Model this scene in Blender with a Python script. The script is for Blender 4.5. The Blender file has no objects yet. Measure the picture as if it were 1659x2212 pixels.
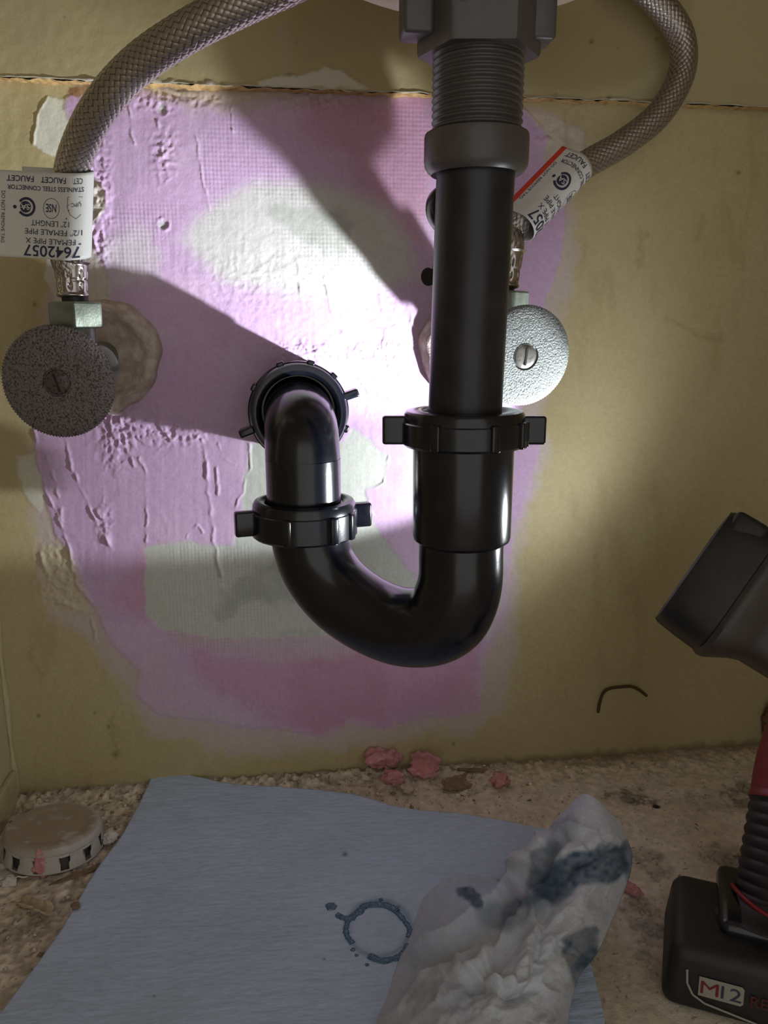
import bpy, bmesh, math, random
import numpy as np
from mathutils import Vector, Matrix, noise as mnoise

# ------------------------------------------------------------------ camera
FPX = 1700.0; CX, CY = 829.5, 1106.0
YAW = math.radians(7.5); PIT = math.radians(13.1)
CAM = np.array([0.0, -0.465, 0.285])
FW = np.array([math.sin(YAW)*math.cos(PIT), math.cos(YAW)*math.cos(PIT), -math.sin(PIT)])
RT = np.array([math.cos(YAW), -math.sin(YAW), 0.0]); UPV = np.cross(RT, FW)
cd = bpy.data.cameras.new('camera'); cam = bpy.data.objects.new('camera', cd)
bpy.context.scene.collection.objects.link(cam)
cd.sensor_fit = 'VERTICAL'; cd.sensor_height = 36.0; cd.lens = 36.0*FPX/2212.0
cd.clip_start = 0.01; cd.clip_end = 20
cam.location = CAM
cam.rotation_euler = Matrix((RT, UPV, -FW)).transposed().to_euler()
bpy.context.scene.camera = cam
# ------------------------------------------------------------------ world (dim room in front of the open cabinet)
w = bpy.data.worlds.new('world'); bpy.context.scene.world = w; w.use_nodes = True
w.node_tree.nodes['Background'].inputs[0].default_value = (1.0, 0.965, 0.93, 1)
w.node_tree.nodes['Background'].inputs[1].default_value = 0.72
vs = bpy.context.scene.view_settings
vs.view_transform = 'Standard'; vs.look = 'None'; vs.exposure = 0.0; vs.gamma = 1.0; vs.use_curve_mapping = False
# work-light lamp (the torch standing on the floor at the right)
LENS = np.array([0.2010, -0.114, 0.1690]); HOT = np.array([0.004, 0.0, 0.305])
BEAM = (HOT-LENS)/np.linalg.norm(HOT-LENS)
LDIR = np.array([-.711, .534, .4566]); LDIR = LDIR/np.linalg.norm(LDIR)     # where the lamp head points
def lamp_light(power, size, blend, rad, aim=BEAM):
    ld = bpy.data.lights.new('torch_light', 'SPOT'); ld.energy = power; ld.spot_size = math.radians(size)
    ld.spot_blend = blend; ld.shadow_soft_size = rad; ld.color = (0.90, 0.96, 1.0)
    lo = bpy.data.objects.new('torch_light', ld); bpy.context.scene.collection.objects.link(lo)
    lo.location = LENS+LDIR*0.003
    lo.rotation_euler = Vector(aim).to_track_quat('-Z', 'Y').to_euler()
lamp_light(3.7, 66, 0.20, 0.004, np.array([-.03, 0, .303])-LENS)
lamp_light(7.6, 32, 1.0, 0.004)
lamp_light(0.35, 150, 0.6, 0.012)

# ------------------------------------------------------------------ helpers
COL = bpy.context.scene.collection
def ray(px, py): return FW+RT*(px-CX)/FPX+UPV*(CY-py)/FPX
def Py(px, py, y): d = ray(px, py); return CAM+d*((y-CAM[1])/d[1])
def Pz(px, py, z): d = ray(px, py); return CAM+d*((z-CAM[2])/d[2])
def Pd(px, py, D): return CAM+ray(px, py)*D
def Ppl(px, py, p0, n): d = ray(px, py); return CAM+d*(np.dot(p0-CAM, n)/np.dot(d, n))
def proj(x, y, z):
    vx, vy, vz = x-CAM[0], y-CAM[1], z-CAM[2]
    D = vx*FW[0]+vy*FW[1]+vz*FW[2]
    return CX+FPX*(vx*RT[0]+vy*RT[1]+vz*RT[2])/D, CY-FPX*(vx*UPV[0]+vy*UPV[1]+vz*UPV[2])/D

_tabs = {}
def vnoise(x, y, s, seed=0):
    if seed not in _tabs: _tabs[seed] = np.random.RandomState(seed+11).rand(257, 257)
    t = _tabs[seed]; x = np.asarray(x)/s+37.3; y = np.asarray(y)/s+91.7
    xi = np.floor(x).astype(int); yi = np.floor(y).astype(int); fx = x-xi; fy = y-yi
    fx = fx*fx*(3-2*fx); fy = fy*fy*(3-2*fy); xi %= 256; yi %= 256
    a = t[yi, xi]*(1-fx)+t[yi, xi+1]*fx; b = t[yi+1, xi]*(1-fx)+t[yi+1, xi+1]*fx
    return a*(1-fy)+b*fy
def fbm(x, y, s, seed=0, o=4):
    r = 0; am = 1; tot = 0
    for k in range(o): r = r+am*vnoise(x, y, s/2**k, seed+k*7); tot += am; am *= .5
    return r/tot
def sstep(a, b, x): t = np.clip((x-a)/(b-a), 0, 1); return t*t*(3-2*t)
def sdpoly(x, y, pts):
    """signed distance to a polygon, negative inside"""
    d = np.full(x.shape, 1e9); ins = np.zeros(x.shape, bool); n = len(pts)
    for i in range(n):
        ax, ay = pts[i]; bx, by = pts[(i+1) % n]; ex, ey = bx-ax, by-ay
        t = np.clip(((x-ax)*ex+(y-ay)*ey)/(ex*ex+ey*ey+1e-9), 0, 1)
        d = np.minimum(d, np.hypot(x-ax-t*ex, y-ay-t*ey))
        c = ((ay > y) != (by > y))
        with np.errstate(divide='ignore', invalid='ignore'):
            c &= x < ex*(y-ay)/(ey if abs(ey) > 1e-9 else 1e-9)+ax
        ins ^= c
    return np.where(ins, -d, d)
def sdline(x, y, pts):
    d = np.full(x.shape, 1e9)
    for i in range(len(pts)-1):
        ax, ay = pts[i]; bx, by = pts[i+1]; ex, ey = bx-ax, by-ay
        t = np.clip(((x-ax)*ex+(y-ay)*ey)/(ex*ex+ey*ey+1e-9), 0, 1)
        d = np.minimum(d, np.hypot(x-ax-t*ex, y-ay-t*ey))
    return d

def mat(name, color=(.5, .5, .5), rough=.5, metal=0., attr=False, bump=None, noise=None, spec=.5, emit=None, trans=0., coat=0.):
    m = bpy.data.materials.new(name); m.use_nodes = True; nt = m.node_tree; b = nt.nodes['Principled BSDF']
    b.inputs['Base Color'].default_value = (*color, 1); b.inputs['Roughness'].default_value = rough
    b.inputs['Metallic'].default_value = metal; b.inputs['Specular IOR Level'].default_value = spec
    b.inputs['Coat Weight'].default_value = coat
    src = None
    if attr:
        a = nt.nodes.new('ShaderNodeVertexColor'); a.layer_name = 'Col'; src = a.outputs['Color']
        nt.links.new(src, b.inputs['Base Color'])
    tc = nt.nodes.new('ShaderNodeTexCoord')
    if noise:   # (scale, colour2, lo, hi)
        n = nt.nodes.new('ShaderNodeTexNoise'); n.inputs['Scale'].default_value = noise[0]; n.inputs['Detail'].default_value = 5
        nt.links.new(tc.outputs['Object'], n.inputs['Vector'])
        mr = nt.nodes.new('ShaderNodeMapRange'); mr.inputs[1].default_value = noise[2]; mr.inputs[2].default_value = noise[3]
        nt.links.new(n.outputs[0], mr.inputs[0])
        mx = nt.nodes.new('ShaderNodeMix'); mx.data_type = 'RGBA'
        nt.links.new(mr.outputs[0], mx.inputs[0]); mx.inputs[6].default_value = (*color, 1); mx.inputs[7].default_value = (*noise[1], 1)
        if src: nt.links.new(src, mx.inputs[6])
        nt.links.new(mx.outputs[2], b.inputs['Base Color'])
    if bump:    # list of (scale, strength, distance, stretch)
        last = None
        for (sc, st, di, stretch) in bump:
            n = nt.nodes.new('ShaderNodeTexNoise'); n.inputs['Scale'].default_value = sc; n.inputs['Detail'].default_value = 6
            mp = nt.nodes.new('ShaderNodeMapping'); mp.inputs['Scale'].default_value = stretch
            nt.links.new(tc.outputs['Object'], mp.inputs[0]); nt.links.new(mp.outputs[0], n.inputs['Vector'])
            bp = nt.nodes.new('ShaderNodeBump'); bp.inputs['Strength'].default_value = st; bp.inputs['Distance'].default_value = di
            nt.links.new(n.outputs[0], bp.inputs['Height'])
            if last: nt.links.new(last.outputs[0], bp.inputs['Normal'])
            last = bp
        nt.links.new(last.outputs[0], b.inputs['Normal'])
    if emit:
        b.inputs['Emission Color'].default_value = (*emit[0], 1); b.inputs['Emission Strength'].default_value = emit[1]
    return m

ROOTLOC = {}
def root(name, loc, label=None, cat=None, group=None):
    o = bpy.data.objects.new(name, None); COL.objects.link(o); o.location = Vector(loc); o.empty_display_size = .01
    ROOTLOC[o.name] = Vector(loc)
    if label: o['label'] = label
    if cat: o['category'] = cat
    if group: o['group'] = group
    return o
def link(name, me, m, parent=None, label=None, cat=None, kind=None, sharp=None, smooth=True, group=None):
    for mm in (m if isinstance(m, (list, tuple)) else [m]): me.materials.append(mm)
    if smooth:
        me.polygons.foreach_set('use_smooth', np.ones(len(me.polygons), bool))
        if sharp: me.set_sharp_from_angle(angle=math.radians(sharp))
    o = bpy.data.objects.new(name, me); COL.objects.link(o)
    if parent is not None:
        base = ROOTLOC[parent.name]; ROOTLOC[o.name] = base
        me.transform(Matrix.Translation(-base)); o.parent = parent
    else:
        bb = np.zeros(len(me.vertices)*3); me.vertices.foreach_get('co', bb); bb = bb.reshape(-1, 3)
        c = (bb.min(0)+bb.max(0))/2; c[2] = bb[:, 2].min(); base = Vector(c)
        me.transform(Matrix.Translation(-base)); o.location = base; ROOTLOC[o.name] = base
    if label: o['label'] = label
    if cat: o['category'] = cat
    if kind: o['kind'] = kind
    if group: o['group'] = group
    return o
def mesh_np(name, V, Fq, col=None):
    me = bpy.data.meshes.new(name); V = np.asarray(V, float); Fq = np.asarray(Fq, np.int32)
    k = Fq.shape[1]
    me.vertices.add(len(V)); me.vertices.foreach_set('co', V.ravel())
    me.loops.add(Fq.size); me.loops.foreach_set('vertex_index', Fq.ravel())
    me.polygons.add(len(Fq)); me.polygons.foreach_set('loop_start', np.arange(0, Fq.size, k, dtype=np.int32))
    me.update(calc_edges=True)
    if col is not None:
        a = me.color_attributes.new('Col', 'FLOAT_COLOR', 'POINT')
        c = np.ones((len(V), 4), np.float32); c[:, :3] = col; a.data.foreach_set('color', c.ravel())
    return me
def grid_faces(nr, nc, flip=False, wrap=False):
    i = np.arange(nr-1)[:, None]; j = np.arange(nc if wrap else nc-1)[None, :]
    j2 = (j+1) % nc
    f = np.stack([i*nc+j, i*nc+j2, (i+1)*nc+j2, (i+1)*nc+j], -1).reshape(-1, 4)
    return f[:, ::-1] if flip else f
def catmull(pts, n):
    pts = [np.array(p, float) for p in pts]; P = [2*pts[0]-pts[1]]+pts+[2*pts[-1]-pts[-2]]; out = []
    for i in range(1, len(P)-2):
        for k in range(n):
            t = k/n; out.append(.5*((2*P[i])+(P[i+1]-P[i-1])*t+(2*P[i-1]-5*P[i]+4*P[i+1]-P[i+2])*t*t+(3*P[i]-P[i-1]-3*P[i+1]+P[i+2])*t**3))
    out.append(pts[-1]); return np.array(out)
def frames(path):
    T = np.gradient(path, axis=0); T /= np.linalg.norm(T, axis=1)[:, None]
    n = np.cross(T[0], [0, 1, 0.1]); n /= np.linalg.norm(n); N = [n]
    for i in range(1, len(T)):
        n = N[-1]-T[i]*np.dot(N[-1], T[i]); N.append(n/np.linalg.norm(n))
    N = np.array(N); return T, N, np.cross(T, N)
def tube_vf(path, rad, nseg=32, caps=True, col=None):
    path = np.asarray(path, float); n = len(path); rad = np.broadcast_to(np.asarray(rad, float), (n,)) if np.ndim(rad) < 2 else rad
    T, N, B = frames(path); th = np.arange(nseg)*2*math.pi/nseg
    r = rad[:, None] if np.ndim(rad) == 1 else rad
    V = path[:, None]+(np.cos(th)[None, :, None]*N[:, None]+np.sin(th)[None, :, None]*B[:, None])*r[..., None]
    return V.reshape(-1, 3), grid_faces(n, nseg, wrap=True)
def cap_mesh(me, n, nseg):
    bm = bmesh.new(); bm.from_mesh(me); bm.verts.ensure_lookup_table()
    bm.faces.new([bm.verts[i] for i in range(nseg)][::-1]); bm.faces.new([bm.verts[(n-1)*nseg+i] for i in range(nseg)])
    bmesh.ops.recalc_face_normals(bm, faces=bm.faces); bm.to_mesh(me); bm.free()
def tube(name, path, rad, m, parent=None, nseg=32, caps=True, **k):
    V, F = tube_vf(path, rad, nseg); me = mesh_np(name, V, F)
    if caps: cap_mesh(me, len(path), nseg)
    k.setdefault('sharp', 40); return link(name, me, m, parent, **k)
def basis(axis, hint=(0, 0, 1)):
    a = np.array(axis, float); a /= np.linalg.norm(a); h = np.array(hint, float)
    if abs(np.dot(a, h)) > .95: h = np.array([0, 1, 0.])
    u = np.cross(h, a); u /= np.linalg.norm(u); return a, u, np.cross(a, u)
def lathe_vf(prof, c, axis=(0, 0, 1), nseg=48, mod=None, hint=(0, 0, 1)):
    a, u, v = basis(axis, hint); V = []; th = np.arange(nseg)*2*math.pi/nseg
    for (r, h) in prof:
        rr = r*(mod(th, h) if mod else 1.0)
        V.append(np.array(c)+a*h+(np.cos(th)*rr)[:, None]*u+(np.sin(th)*rr)[:, None]*v)
    return np.concatenate(V), grid_faces(len(prof), nseg, wrap=True)
def lathe(name, prof, c, m, parent=None, axis=(0, 0, 1), nseg=48, mod=None, closed=False, hint=(0, 0, 1), **k):
    if closed: prof = list(prof)+[prof[0]]
    V, F = lathe_vf(prof, c, axis, nseg, mod, hint); me = mesh_np(name, V, F)
    bm = bmesh.new(); bm.from_mesh(me); bmesh.ops.remove_doubles(bm, verts=bm.verts, dist=1e-6)
    bmesh.ops.holes_fill(bm, edges=bm.edges) if not closed else None
    bmesh.ops.recalc_face_normals(bm, faces=bm.faces); bm.to_mesh(me); bm.free()
    k.setdefault('sharp', 35); return link(name, me, m, parent, **k)
def box(name, size, c, m, parent=None, rot=None, bev=.001, seg=3, shape=None, **k):
    bm = bmesh.new(); bmesh.ops.create_cube(bm, size=1)
    for v in bm.verts:
        v.co = Vector((v.co.x*size[0], v.co.y*size[1], v.co.z*size[2]))
        if shape: v.co = Vector(shape(v.co))
    if bev: bmesh.ops.bevel(bm, geom=bm.edges[:], offset=bev, segments=seg, affect='EDGES', profile=.5)
    M = Matrix.Translation(Vector(c)) @ (rot.to_4x4() if rot is not None else Matrix.Identity(4))
    bm.transform(M); bmesh.ops.recalc_face_normals(bm, faces=bm.faces); me = bpy.data.meshes.new(name); bm.to_mesh(me); bm.free()
    k.setdefault('sharp', 40); return link(name, me, m, parent, **k)
def rotm(x, y, z): return Matrix((x, y, z)).transposed()
def text_mesh(s, bold=False):
    """unit-height text: x from 0..1 (stretched later), y from 0..1"""
    cu = bpy.data.curves.new('print', 'FONT'); cu.body = s; cu.size = 1; cu.resolution_u = 3
    if bold: cu.offset = .010
    o = bpy.data.objects.new('print', cu); COL.objects.link(o)
    me = bpy.data.meshes.new_from_object(o.evaluated_get(bpy.context.evaluated_depsgraph_get())) 
    V = np.array([v.co[:] for v in me.vertices]); F = [tuple(p.vertices) for p in me.polygons]
    bpy.data.objects.remove(o); bpy.data.curves.remove(cu); bpy.data.meshes.remove(me)
    V[:, 0] -= V[:, 0].min(); V[:, 0] /= V[:, 0].max(); V[:, 1] -= 0; V[:, 1] /= .69
    return V[:, :2], F

# ================================================================== MATERIALS
M_wall = mat('painted_wall', attr=True, rough=.62, bump=[(900, .25, .0004, (1, 1, 1)), (120, .25, .0008, (1, 1, 1))], spec=.35)
M_board = mat('painted_board', attr=True, rough=.6, bump=[(700, .3, .0004, (1, 1, 1))], spec=.35)
M_raw = mat('raw_board_edge', (.50, .33, .14), .9, noise=(260, (.30, .16, .05), .45, .7), bump=[(500, .6, .0008, (1, 1, 1))])
M_side = mat('side_paint', (.52, .45, .27), .6, noise=(60, (.40, .33, .18), .5, .8), bump=[(300, .2, .0006, (1, 1, 1))])
M_floor = mat('dusty_floor', attr=True, rough=.95, bump=[(1500, .5, .0006, (1, 1, 1)), (400, .4, .0012, (1, 1, 1))], spec=.2)
M_abs = mat('black_plastic', (.005, .006, .011), .20, noise=(90, (.012, .013, .019), .5, .75), bump=[(1200, .06, .0003, (1, 1, 1))], spec=.6)
M_tail = mat('dull_black_plastic', (.011, .011, .016), .38, noise=(70, (.024, .023, .029), .45, .75), bump=[(1800, .12, .0003, (1, 1, 1))])
M_thread = mat('grey_plastic', (.075, .066, .063), .36, noise=(120, (.09, .08, .075), .5, .8), bump=[(900, .08, .0003, (1, 1, 1))])
M_braid = mat('steel_braid', attr=True, rough=.34, metal=.85)
M_fer = mat('crimped_steel', (.50, .46, .45), .22, 1.0, noise=(150, (.30, .25, .24), .5, .8))
M_brass = mat('green_grey_nut', (.24, .27, .23), .42, .55, noise=(140, (.15, .17, .13), .45, .7), bump=[(900, .2, .0004, (1, 1, 1))])
M_hand = mat('pitted_chrome', (.19, .175, .185), .42, .5, noise=(1100, (.075, .05, .045), .50, .60), bump=[(900, .8, .0006, (1, 1, 1))])
M_hand2 = mat('blistered_chrome', (.20, .215, .21), .55, .4, noise=(900, (.08, .075, .07), .58, .66), bump=[(1100, 1.0, .0007, (1, 1, 1))])
M_screw2 = mat('dark_screw_cap', (.12, .10, .10), .5, .5, noise=(900, (.05, .035, .03), .5, .6))
M_screw = mat('screw_cap', (.34, .33, .31), .35, .8, noise=(500, (.22, .2, .19), .5, .7))
M_plast = mat('plaster_flange', attr=False, color=(.42, .34, .28), rough=.9, noise=(160, (.58, .52, .46), .42, .65), bump=[(260, .8, .002, (1, 1, 1)), (1200, .5, .0005, (1, 1, 1))])
M_paper = mat('tag_paper', (.66, .66, .64), .55)
M_red = mat('tag_red', (.68, .05, .025), .5)
M_ink = mat('ink', (.025, .027, .07), .6)
M_towel = mat('blue_towel', attr=True, rough=.95, bump=[(420, .55, .0012, (.22, 1, 1)), (2600, .4, .0004, (1, 1, 1))], spec=.15)
M_crump = mat('white_blue_towel', attr=True, rough=.95, bump=[(1600, .5, .0006, (1, 1, 1)), (260, .35, .0018, (1, 1, 1))], spec=.15)
M_grease = mat('blue_grease', (.06, .15, .26), .18, bump=[(700, .5, .0008, (1, 1, 1))], spec=.8)
M_pink = mat('pink_plaster', (.56, .24, .25), .9, noise=(300, (.66, .40, .38), .5, .7), bump=[(700, .6, .001, (1, 1, 1))])
M_flake = mat('tan_flake', (.55, .45, .32), .9, noise=(300, (.40, .31, .21), .45, .7), bump=[(900, .5, .0006, (1, 1, 1))])
M_white = mat('white_flake', (.66, .62, .58), .85, bump=[(900, .4, .0005, (1, 1, 1))])
M_wood = mat('brown_fragment', (.22, .15, .09), .9, noise=(300, (.32, .22, .13), .45, .7), bump=[(500, .5, .001, (1, .3, 1))])
M_cap = mat('dusty_white_plastic', attr=True, rough=.6, bump=[(1300, .4, .0004, (1, 1, 1))])
M_rub = mat('black_rubber', (.008, .008, .009), .5, noise=(60, (.022, .02, .019), .45, .75), bump=[(1500, .15, .0003, (1, 1, 1))])
M_bat = mat('charcoal_plastic', (.012, .012, .012), .5, noise=(200, (.02, .019, .018), .5, .75), bump=[(2500, .25, .0003, (1, 1, 1))])
M_lampb = mat('brown_grey_housing', (.045, .036, .032), .45, noise=(40, (.07, .055, .045), .45, .75), bump=[(1500, .12, .0003, (1, 1, 1))])
M_redp = mat('red_plastic', (.19, .012, .018), .4)
M_label = mat('pale_label', (.30, .29, .25), .5)
M_lred = mat('label_red', (.16, .008, .012), .5)
M_dred = mat('dark_red_print', (.075, .008, .01), .5)
M_lens = mat('led_lens', (.9, .9, .9), .2, emit=((.9, .96, 1), 12))
M_rust = mat('rusty_string', (.085, .042, .014), .9)
M_sink = mat('stained_enamel', (.66, .56, .46), .5, noise=(70, (.36, .20, .10), .55, .78), bump=[(300, .3, .0008, (1, 1, 1))])
M_brown = mat('brown_insulation', (.20, .10, .055), .95, noise=(200, (.32, .17, .10), .4, .7), bump=[(300, .8, .003, (1, 1, 1))])
M_crumb = mat('crumbs', attr=True, rough=.95)

# ================================================================== SETTING
XL, XR = -0.1708, 0.3375; ZL = .4097
BEIGE = np.array([.48, .405, .225]); WHITE = np.array([.60, .59, .50]); PURP = np.array([.55, .375, .575])
MAG = np.array([.50, .245, .34]); GREY = np.array([.50, .52, .46]); DGREY = np.array([.33, .35, .31]); LILAC = np.array([.56, .45, .50])
def lerp(a, b, t): return a*(1-t[..., None])+b*t[..., None]
def build_wall():
    st = .00062
    xs = np.arange(XL, XR+st, st); zs = np.arange(-.004, ZL+st, st)
    X, Z = np.meshgrid(xs, zs); px, py = proj(X, 0*X, Z)
    n1 = fbm(px, py, 60, 1)-.5; n2 = fbm(px, py, 60, 5)-.5; n3 = fbm(px, py, 16, 9, 3)-.5; n4 = fbm(px, py, 16, 13, 3)-.5
    wx = px+n1*46+n3*20; wy = py+n2*46+n4*20
    sx = px+n3*9+n1*8; sy = py+n4*9+n2*8
    c = np.broadcast_to(BEIGE, X.shape+(3,)).copy()
    # grime and yellowing of the old paint
    g = fbm(px, py, 260, 21, 4); c = lerp(c, np.array([.44, .36, .18]), sstep(.45, .75, g)*.55)
    g = fbm(px*2.2, py*.6, 90, 23, 4); c = lerp(c, np.array([.36, .28, .13]), sstep(.60, .82, g)*.35)
    h = (fbm(px, py, 22, 31, 3)-.5)*.00035+(fbm(px, py, 120, 33, 2)-.5)*.0008
    # skim coats: outer pinkish haze
    halo = [(60, 960), (90, 700), (150, 330), (160, 190), (930, 190), (1150, 225), (1262, 280), (1252, 420), (1240, 560), (1215, 720), (1170, 880), (1185, 980), (1150, 1120), (1130, 1300), (1110, 1440), (1090, 1530), (1020, 1580), (740, 1625), (480, 1620), (330, 1590), (255, 1480), (180, 1395), (100, 1330), (75, 1180), (70, 1060)]
    d = sdpoly(wx, wy, halo); c = lerp(c, LILAC*np.array([.96, .98, .9]), sstep(14, -22, d)*.72)
    for poly, colr, soft, op in [
        ([(72, 310), (78, 250), (100, 208), (140, 212), (175, 190), (190, 350), (110, 335)], WHITE*1.12, 2, 1),
        ([(185, 340), (240, 380), (235, 560), (250, 660), (150, 700), (95, 600), (100, 560), (120, 380)], np.array([.60, .54, .50]), 3, 1),
        ([(128, 562), (165, 560), (150, 598), (128, 592)], WHITE*1.15, 2, 1),
        ([(36, 985), (76, 978), (96, 1060), (88, 1110), (60, 1080), (40, 1030)], WHITE*1.0, 4, .8),
        ([(88, 1180), (150, 1178), (200, 1290), (190, 1325), (100, 1318), (80, 1260)], np.array([.55, .47, .32]), 8, .8),
        ([(1120, 235), (1190, 250), (1262, 285), (1255, 330), (1180, 380), (1120, 330)], np.array([.58, .50, .42]), 6, .9)]:
        d = sdpoly(sx, sy, poly); m = sstep(soft, -soft, d)*op; c = lerp(c, colr, m); h += m*.0004
    purple = [(150, 196), (172, 186), (300, 196), (480, 228), (640, 206), (930, 203), (1070, 215), (1130, 232), (1150, 262), (1185, 300), (1172, 345), (1212, 380), (1222, 430), (1212, 560), (1180, 640), (1160, 760), (1125, 900), (1165, 960), (1140, 1060), (1112, 1150), (1100, 1250), (1070, 1380), (1040, 1440), (1030, 1530), (900, 1552), (830, 1570), (760, 1562), (700, 1588), (560, 1570), (470, 1562), (345, 1540), (290, 1500), (300, 1450), (250, 1400), (215, 1330), (175, 1270), (155, 1195), (120, 1150), (100, 1080), (82, 1010), (70, 930), (120, 880), (240, 800), (240, 620), (218, 565), (196, 520), (200, 485), (228, 450), (222, 405), (190, 372), (170, 300), (140, 240)]
    d = sdpoly(sx, sy, purple); sf = 3.5+11*sstep(1120, 1300, py)+10*sstep(60, 0, np.abs(px-1130))*sstep(700, 900, py)
    mp = sstep(1, -1, (d+sf*1.6*(fbm(px*2.5, py*.8, 40, 45, 3)-.5))/sf)
    c = lerp(c, PURP, mp); h += sstep(6, -3, d)*.00055
    # variations of the purple compound, the first blotch also a painted shadow
    g = fbm(px, py, 150, 41, 4); c = lerp(c, np.array([.62, .45, .60]), mp*sstep(.5, .7, g)*.6)
    blotches = [
        ([(640, 203), (930, 203), (930, 420), (900, 520), (800, 430), (740, 330), (650, 290)], MAG*1.0, 30, .62),  # pinker compound, darkened with the shadow left of the tailpiece
        ([(300, 1180), (352, 1180), (352, 1330), (320, 1345), (240, 1300)], MAG*1.05, 22, .5),
        ([(400, 1385), (470, 1420), (640, 1400), (800, 1385), (1035, 1400), (1035, 1530), (830, 1568), (760, 1560), (700, 1588), (560, 1570), (420, 1470)], MAG*1.0, 26, .55),
        ([(640, 1420), (830, 1410), (830, 1560), (760, 1560), (700, 1590), (620, 1560)], MAG*.98, 18, .5),
        ([(300, 1400), (350, 1385), (400, 1480), (560, 1540), (560, 1600), (300, 1590)], LILAC, 30, .5),
        ([(350, 1350), (1000, 1345), (1000, 1405), (620, 1425), (380, 1395)], np.array([.50, .40, .42]), 18, .75),
        ([(300, 186), (620, 196), (900, 203), (700, 232), (480, 245), (300, 215)], np.array([.47, .38, .36]), 14, .7),
        ([(225, 520), (330, 490), (345, 600), (240, 640)], np.array([.60, .55, .58]), 25, .7)]
    for poly, colr, soft, op in blotches:
        d = sdpoly(wx, wy, poly); c = lerp(c, colr, sstep(soft, -soft, d)*op*mp)
    greys = [
        ([(395, 520), (430, 470), (480, 430), (560, 392), (700, 396), (820, 440), (880, 520), (900, 600), (760, 650), (640, 640), (480, 610)], GREY*1.1, 26, .8),
        ([(540, 962), (600, 925), (740, 955), (760, 925), (800, 950), (838, 985), (828, 1040), (790, 1060), (806, 1130), (850, 1190), (905, 1262), (905, 1330), (1000, 1350), (985, 1378), (700, 1372), (470, 1378), (350, 1360), (318, 1330), (312, 1180), (400, 1170), (500, 1180), (525, 1100), (532, 1010)], GREY, 5, .92),
        ([(905, 1240), (1100, 1200), (1090, 1300), (1060, 1380), (905, 1370)], GREY*.98, 14, .6)]
    for poly, colr, soft, op in greys:
        d = sdpoly(sx, sy, poly); m = sstep(soft, -soft, d)*op*mp; c = lerp(c, colr, m); h -= m*.00035
    for poly, op in [([(455, 1322), (500, 1278), (545, 1240), (600, 1200), (640, 1160), (700, 1200), (720, 1290), (560, 1310), (480, 1335)], .8),
                     ([(585, 470), (600, 445), (660, 440), (700, 450), (735, 440), (765, 480), (760, 530), (740, 560), (700, 545), (640, 500)], .65),
                     ([(620, 1350), (700, 1345), (690, 1365), (600, 1370)], .4)]:
        d = sdpoly(wx, wy, poly); c = lerp(c, DGREY, sstep(10, -8, d)*op*(.6+.8*(fbm(px, py, 22, 61)-.2)))
    # reinforcing-tape weave pressed into the compound
    tape = np.zeros(X.shape)
    for poly in [[(480, 250), (930, 215), (930, 450), (560, 430), (520, 380), (440, 500), (430, 300)],
                 [(235, 440), (400, 440), (340, 620), (520, 700), (520, 800), (240, 640)],
                 [(600, 500), (920, 450), (930, 620), (740, 640)],
                 [(360, 1180), (540, 1180), (600, 1370), (1000, 1385), (1000, 1425), (350, 1420)],
                 [(900, 1180), (1080, 1000), (1090, 1380), (900, 1380)]]:
        tape = np.maximum(tape, sstep(20, -20, sdpoly(wx, wy, poly)))
    wv = (np.cos(X*2*math.pi/.0021)+.8*np.cos(Z*2*math.pi/.0023))*.00011
    h += wv*tape*(.4+fbm(px, py, 60, 71))
    # vertical trowel drag marks
    h += (fbm(px*6, py*.35, 60, 81, 3)-.5)*.00028*mp
    # ridges left by the knife
    for pts, wd, am in [
        ([(412, 240), (430, 330), (440, 400), (452, 455)], 3, .0006), ([(342, 262), (345, 300), (352, 345)], 4, .0009),
        ([(278, 235), (284, 290), (294, 310)], 3, .0008), ([(500, 235), (505, 285)], 3, .0007),
        ([(75, 930), (80, 990), (98, 1060), (125, 1110), (150, 1180), (160, 1215)], 3, .0014), ([(100, 985), (125, 1060), (135, 1125)], 4, .0012),
        ([(140, 945), (152, 990), (172, 1050), (195, 1100), (222, 1150), (245, 1185)], 4, .0016), ([(300, 985), (314, 1020), (318, 1170)], 3, .0009),
        ([(436, 950), (444, 1000), (450, 1060), (455, 1110), (470, 1200), (478, 1245)], 5, .0016), ([(466, 1010), (470, 1065)], 4, .0011),
        ([(354, 1115), (361, 1145)], 6, .0018), ([(262, 905), (275, 960), (290, 1005)], 4, .0018), ([(236, 905), (250, 960)], 4, .0014),
        ([(350, 880), (355, 930), (372, 952), (420, 948), (432, 930)], 4, .0014), ([(470, 960), (478, 990), (510, 1005)], 3, .001),
        ([(405, 1160), (425, 1132), (440, 1150)], 3, .0008), ([(538, 960), (540, 1010), (528, 1060), (510, 1100)], 3, .0010),
        ([(700, 600), (715, 660), (740, 720)], 5, .0010), ([(640, 560), (650, 640)], 4, .0008), ([(820, 640), (835, 700), (825, 760), (845, 800)], 4, .001),
        ([(880, 620), (890, 700), (905, 760)], 5, .0009), ([(780, 820), (800, 860), (790, 900)], 4, .0008), ([(838, 985), (826, 1040), (792, 1062), (806, 1110)], 3, .0012),
        ([(196, 300), (188, 350), (214, 390), (230, 420), (226, 448), (203, 470), (196, 505), (214, 540), (232, 580), (236, 640)], 4, .0020),
        ([(72, 310), (78, 250), (100, 208)], 3, .0009), ([(1130, 232), (1160, 270), (1188, 300), (1176, 345), (1215, 385)], 3, .0009),
        ([(210, 1395), (195, 1330)], 4, .0008), ([(88, 1200), (110, 1260), (130, 1300), (190, 1320)], 7, .0012), ([(150, 1190), (165, 1260), (196, 1300)], 6, .0012),
        ([(210, 1100), (225, 1125), (240, 1180)], 7, .0013)]:
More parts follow.
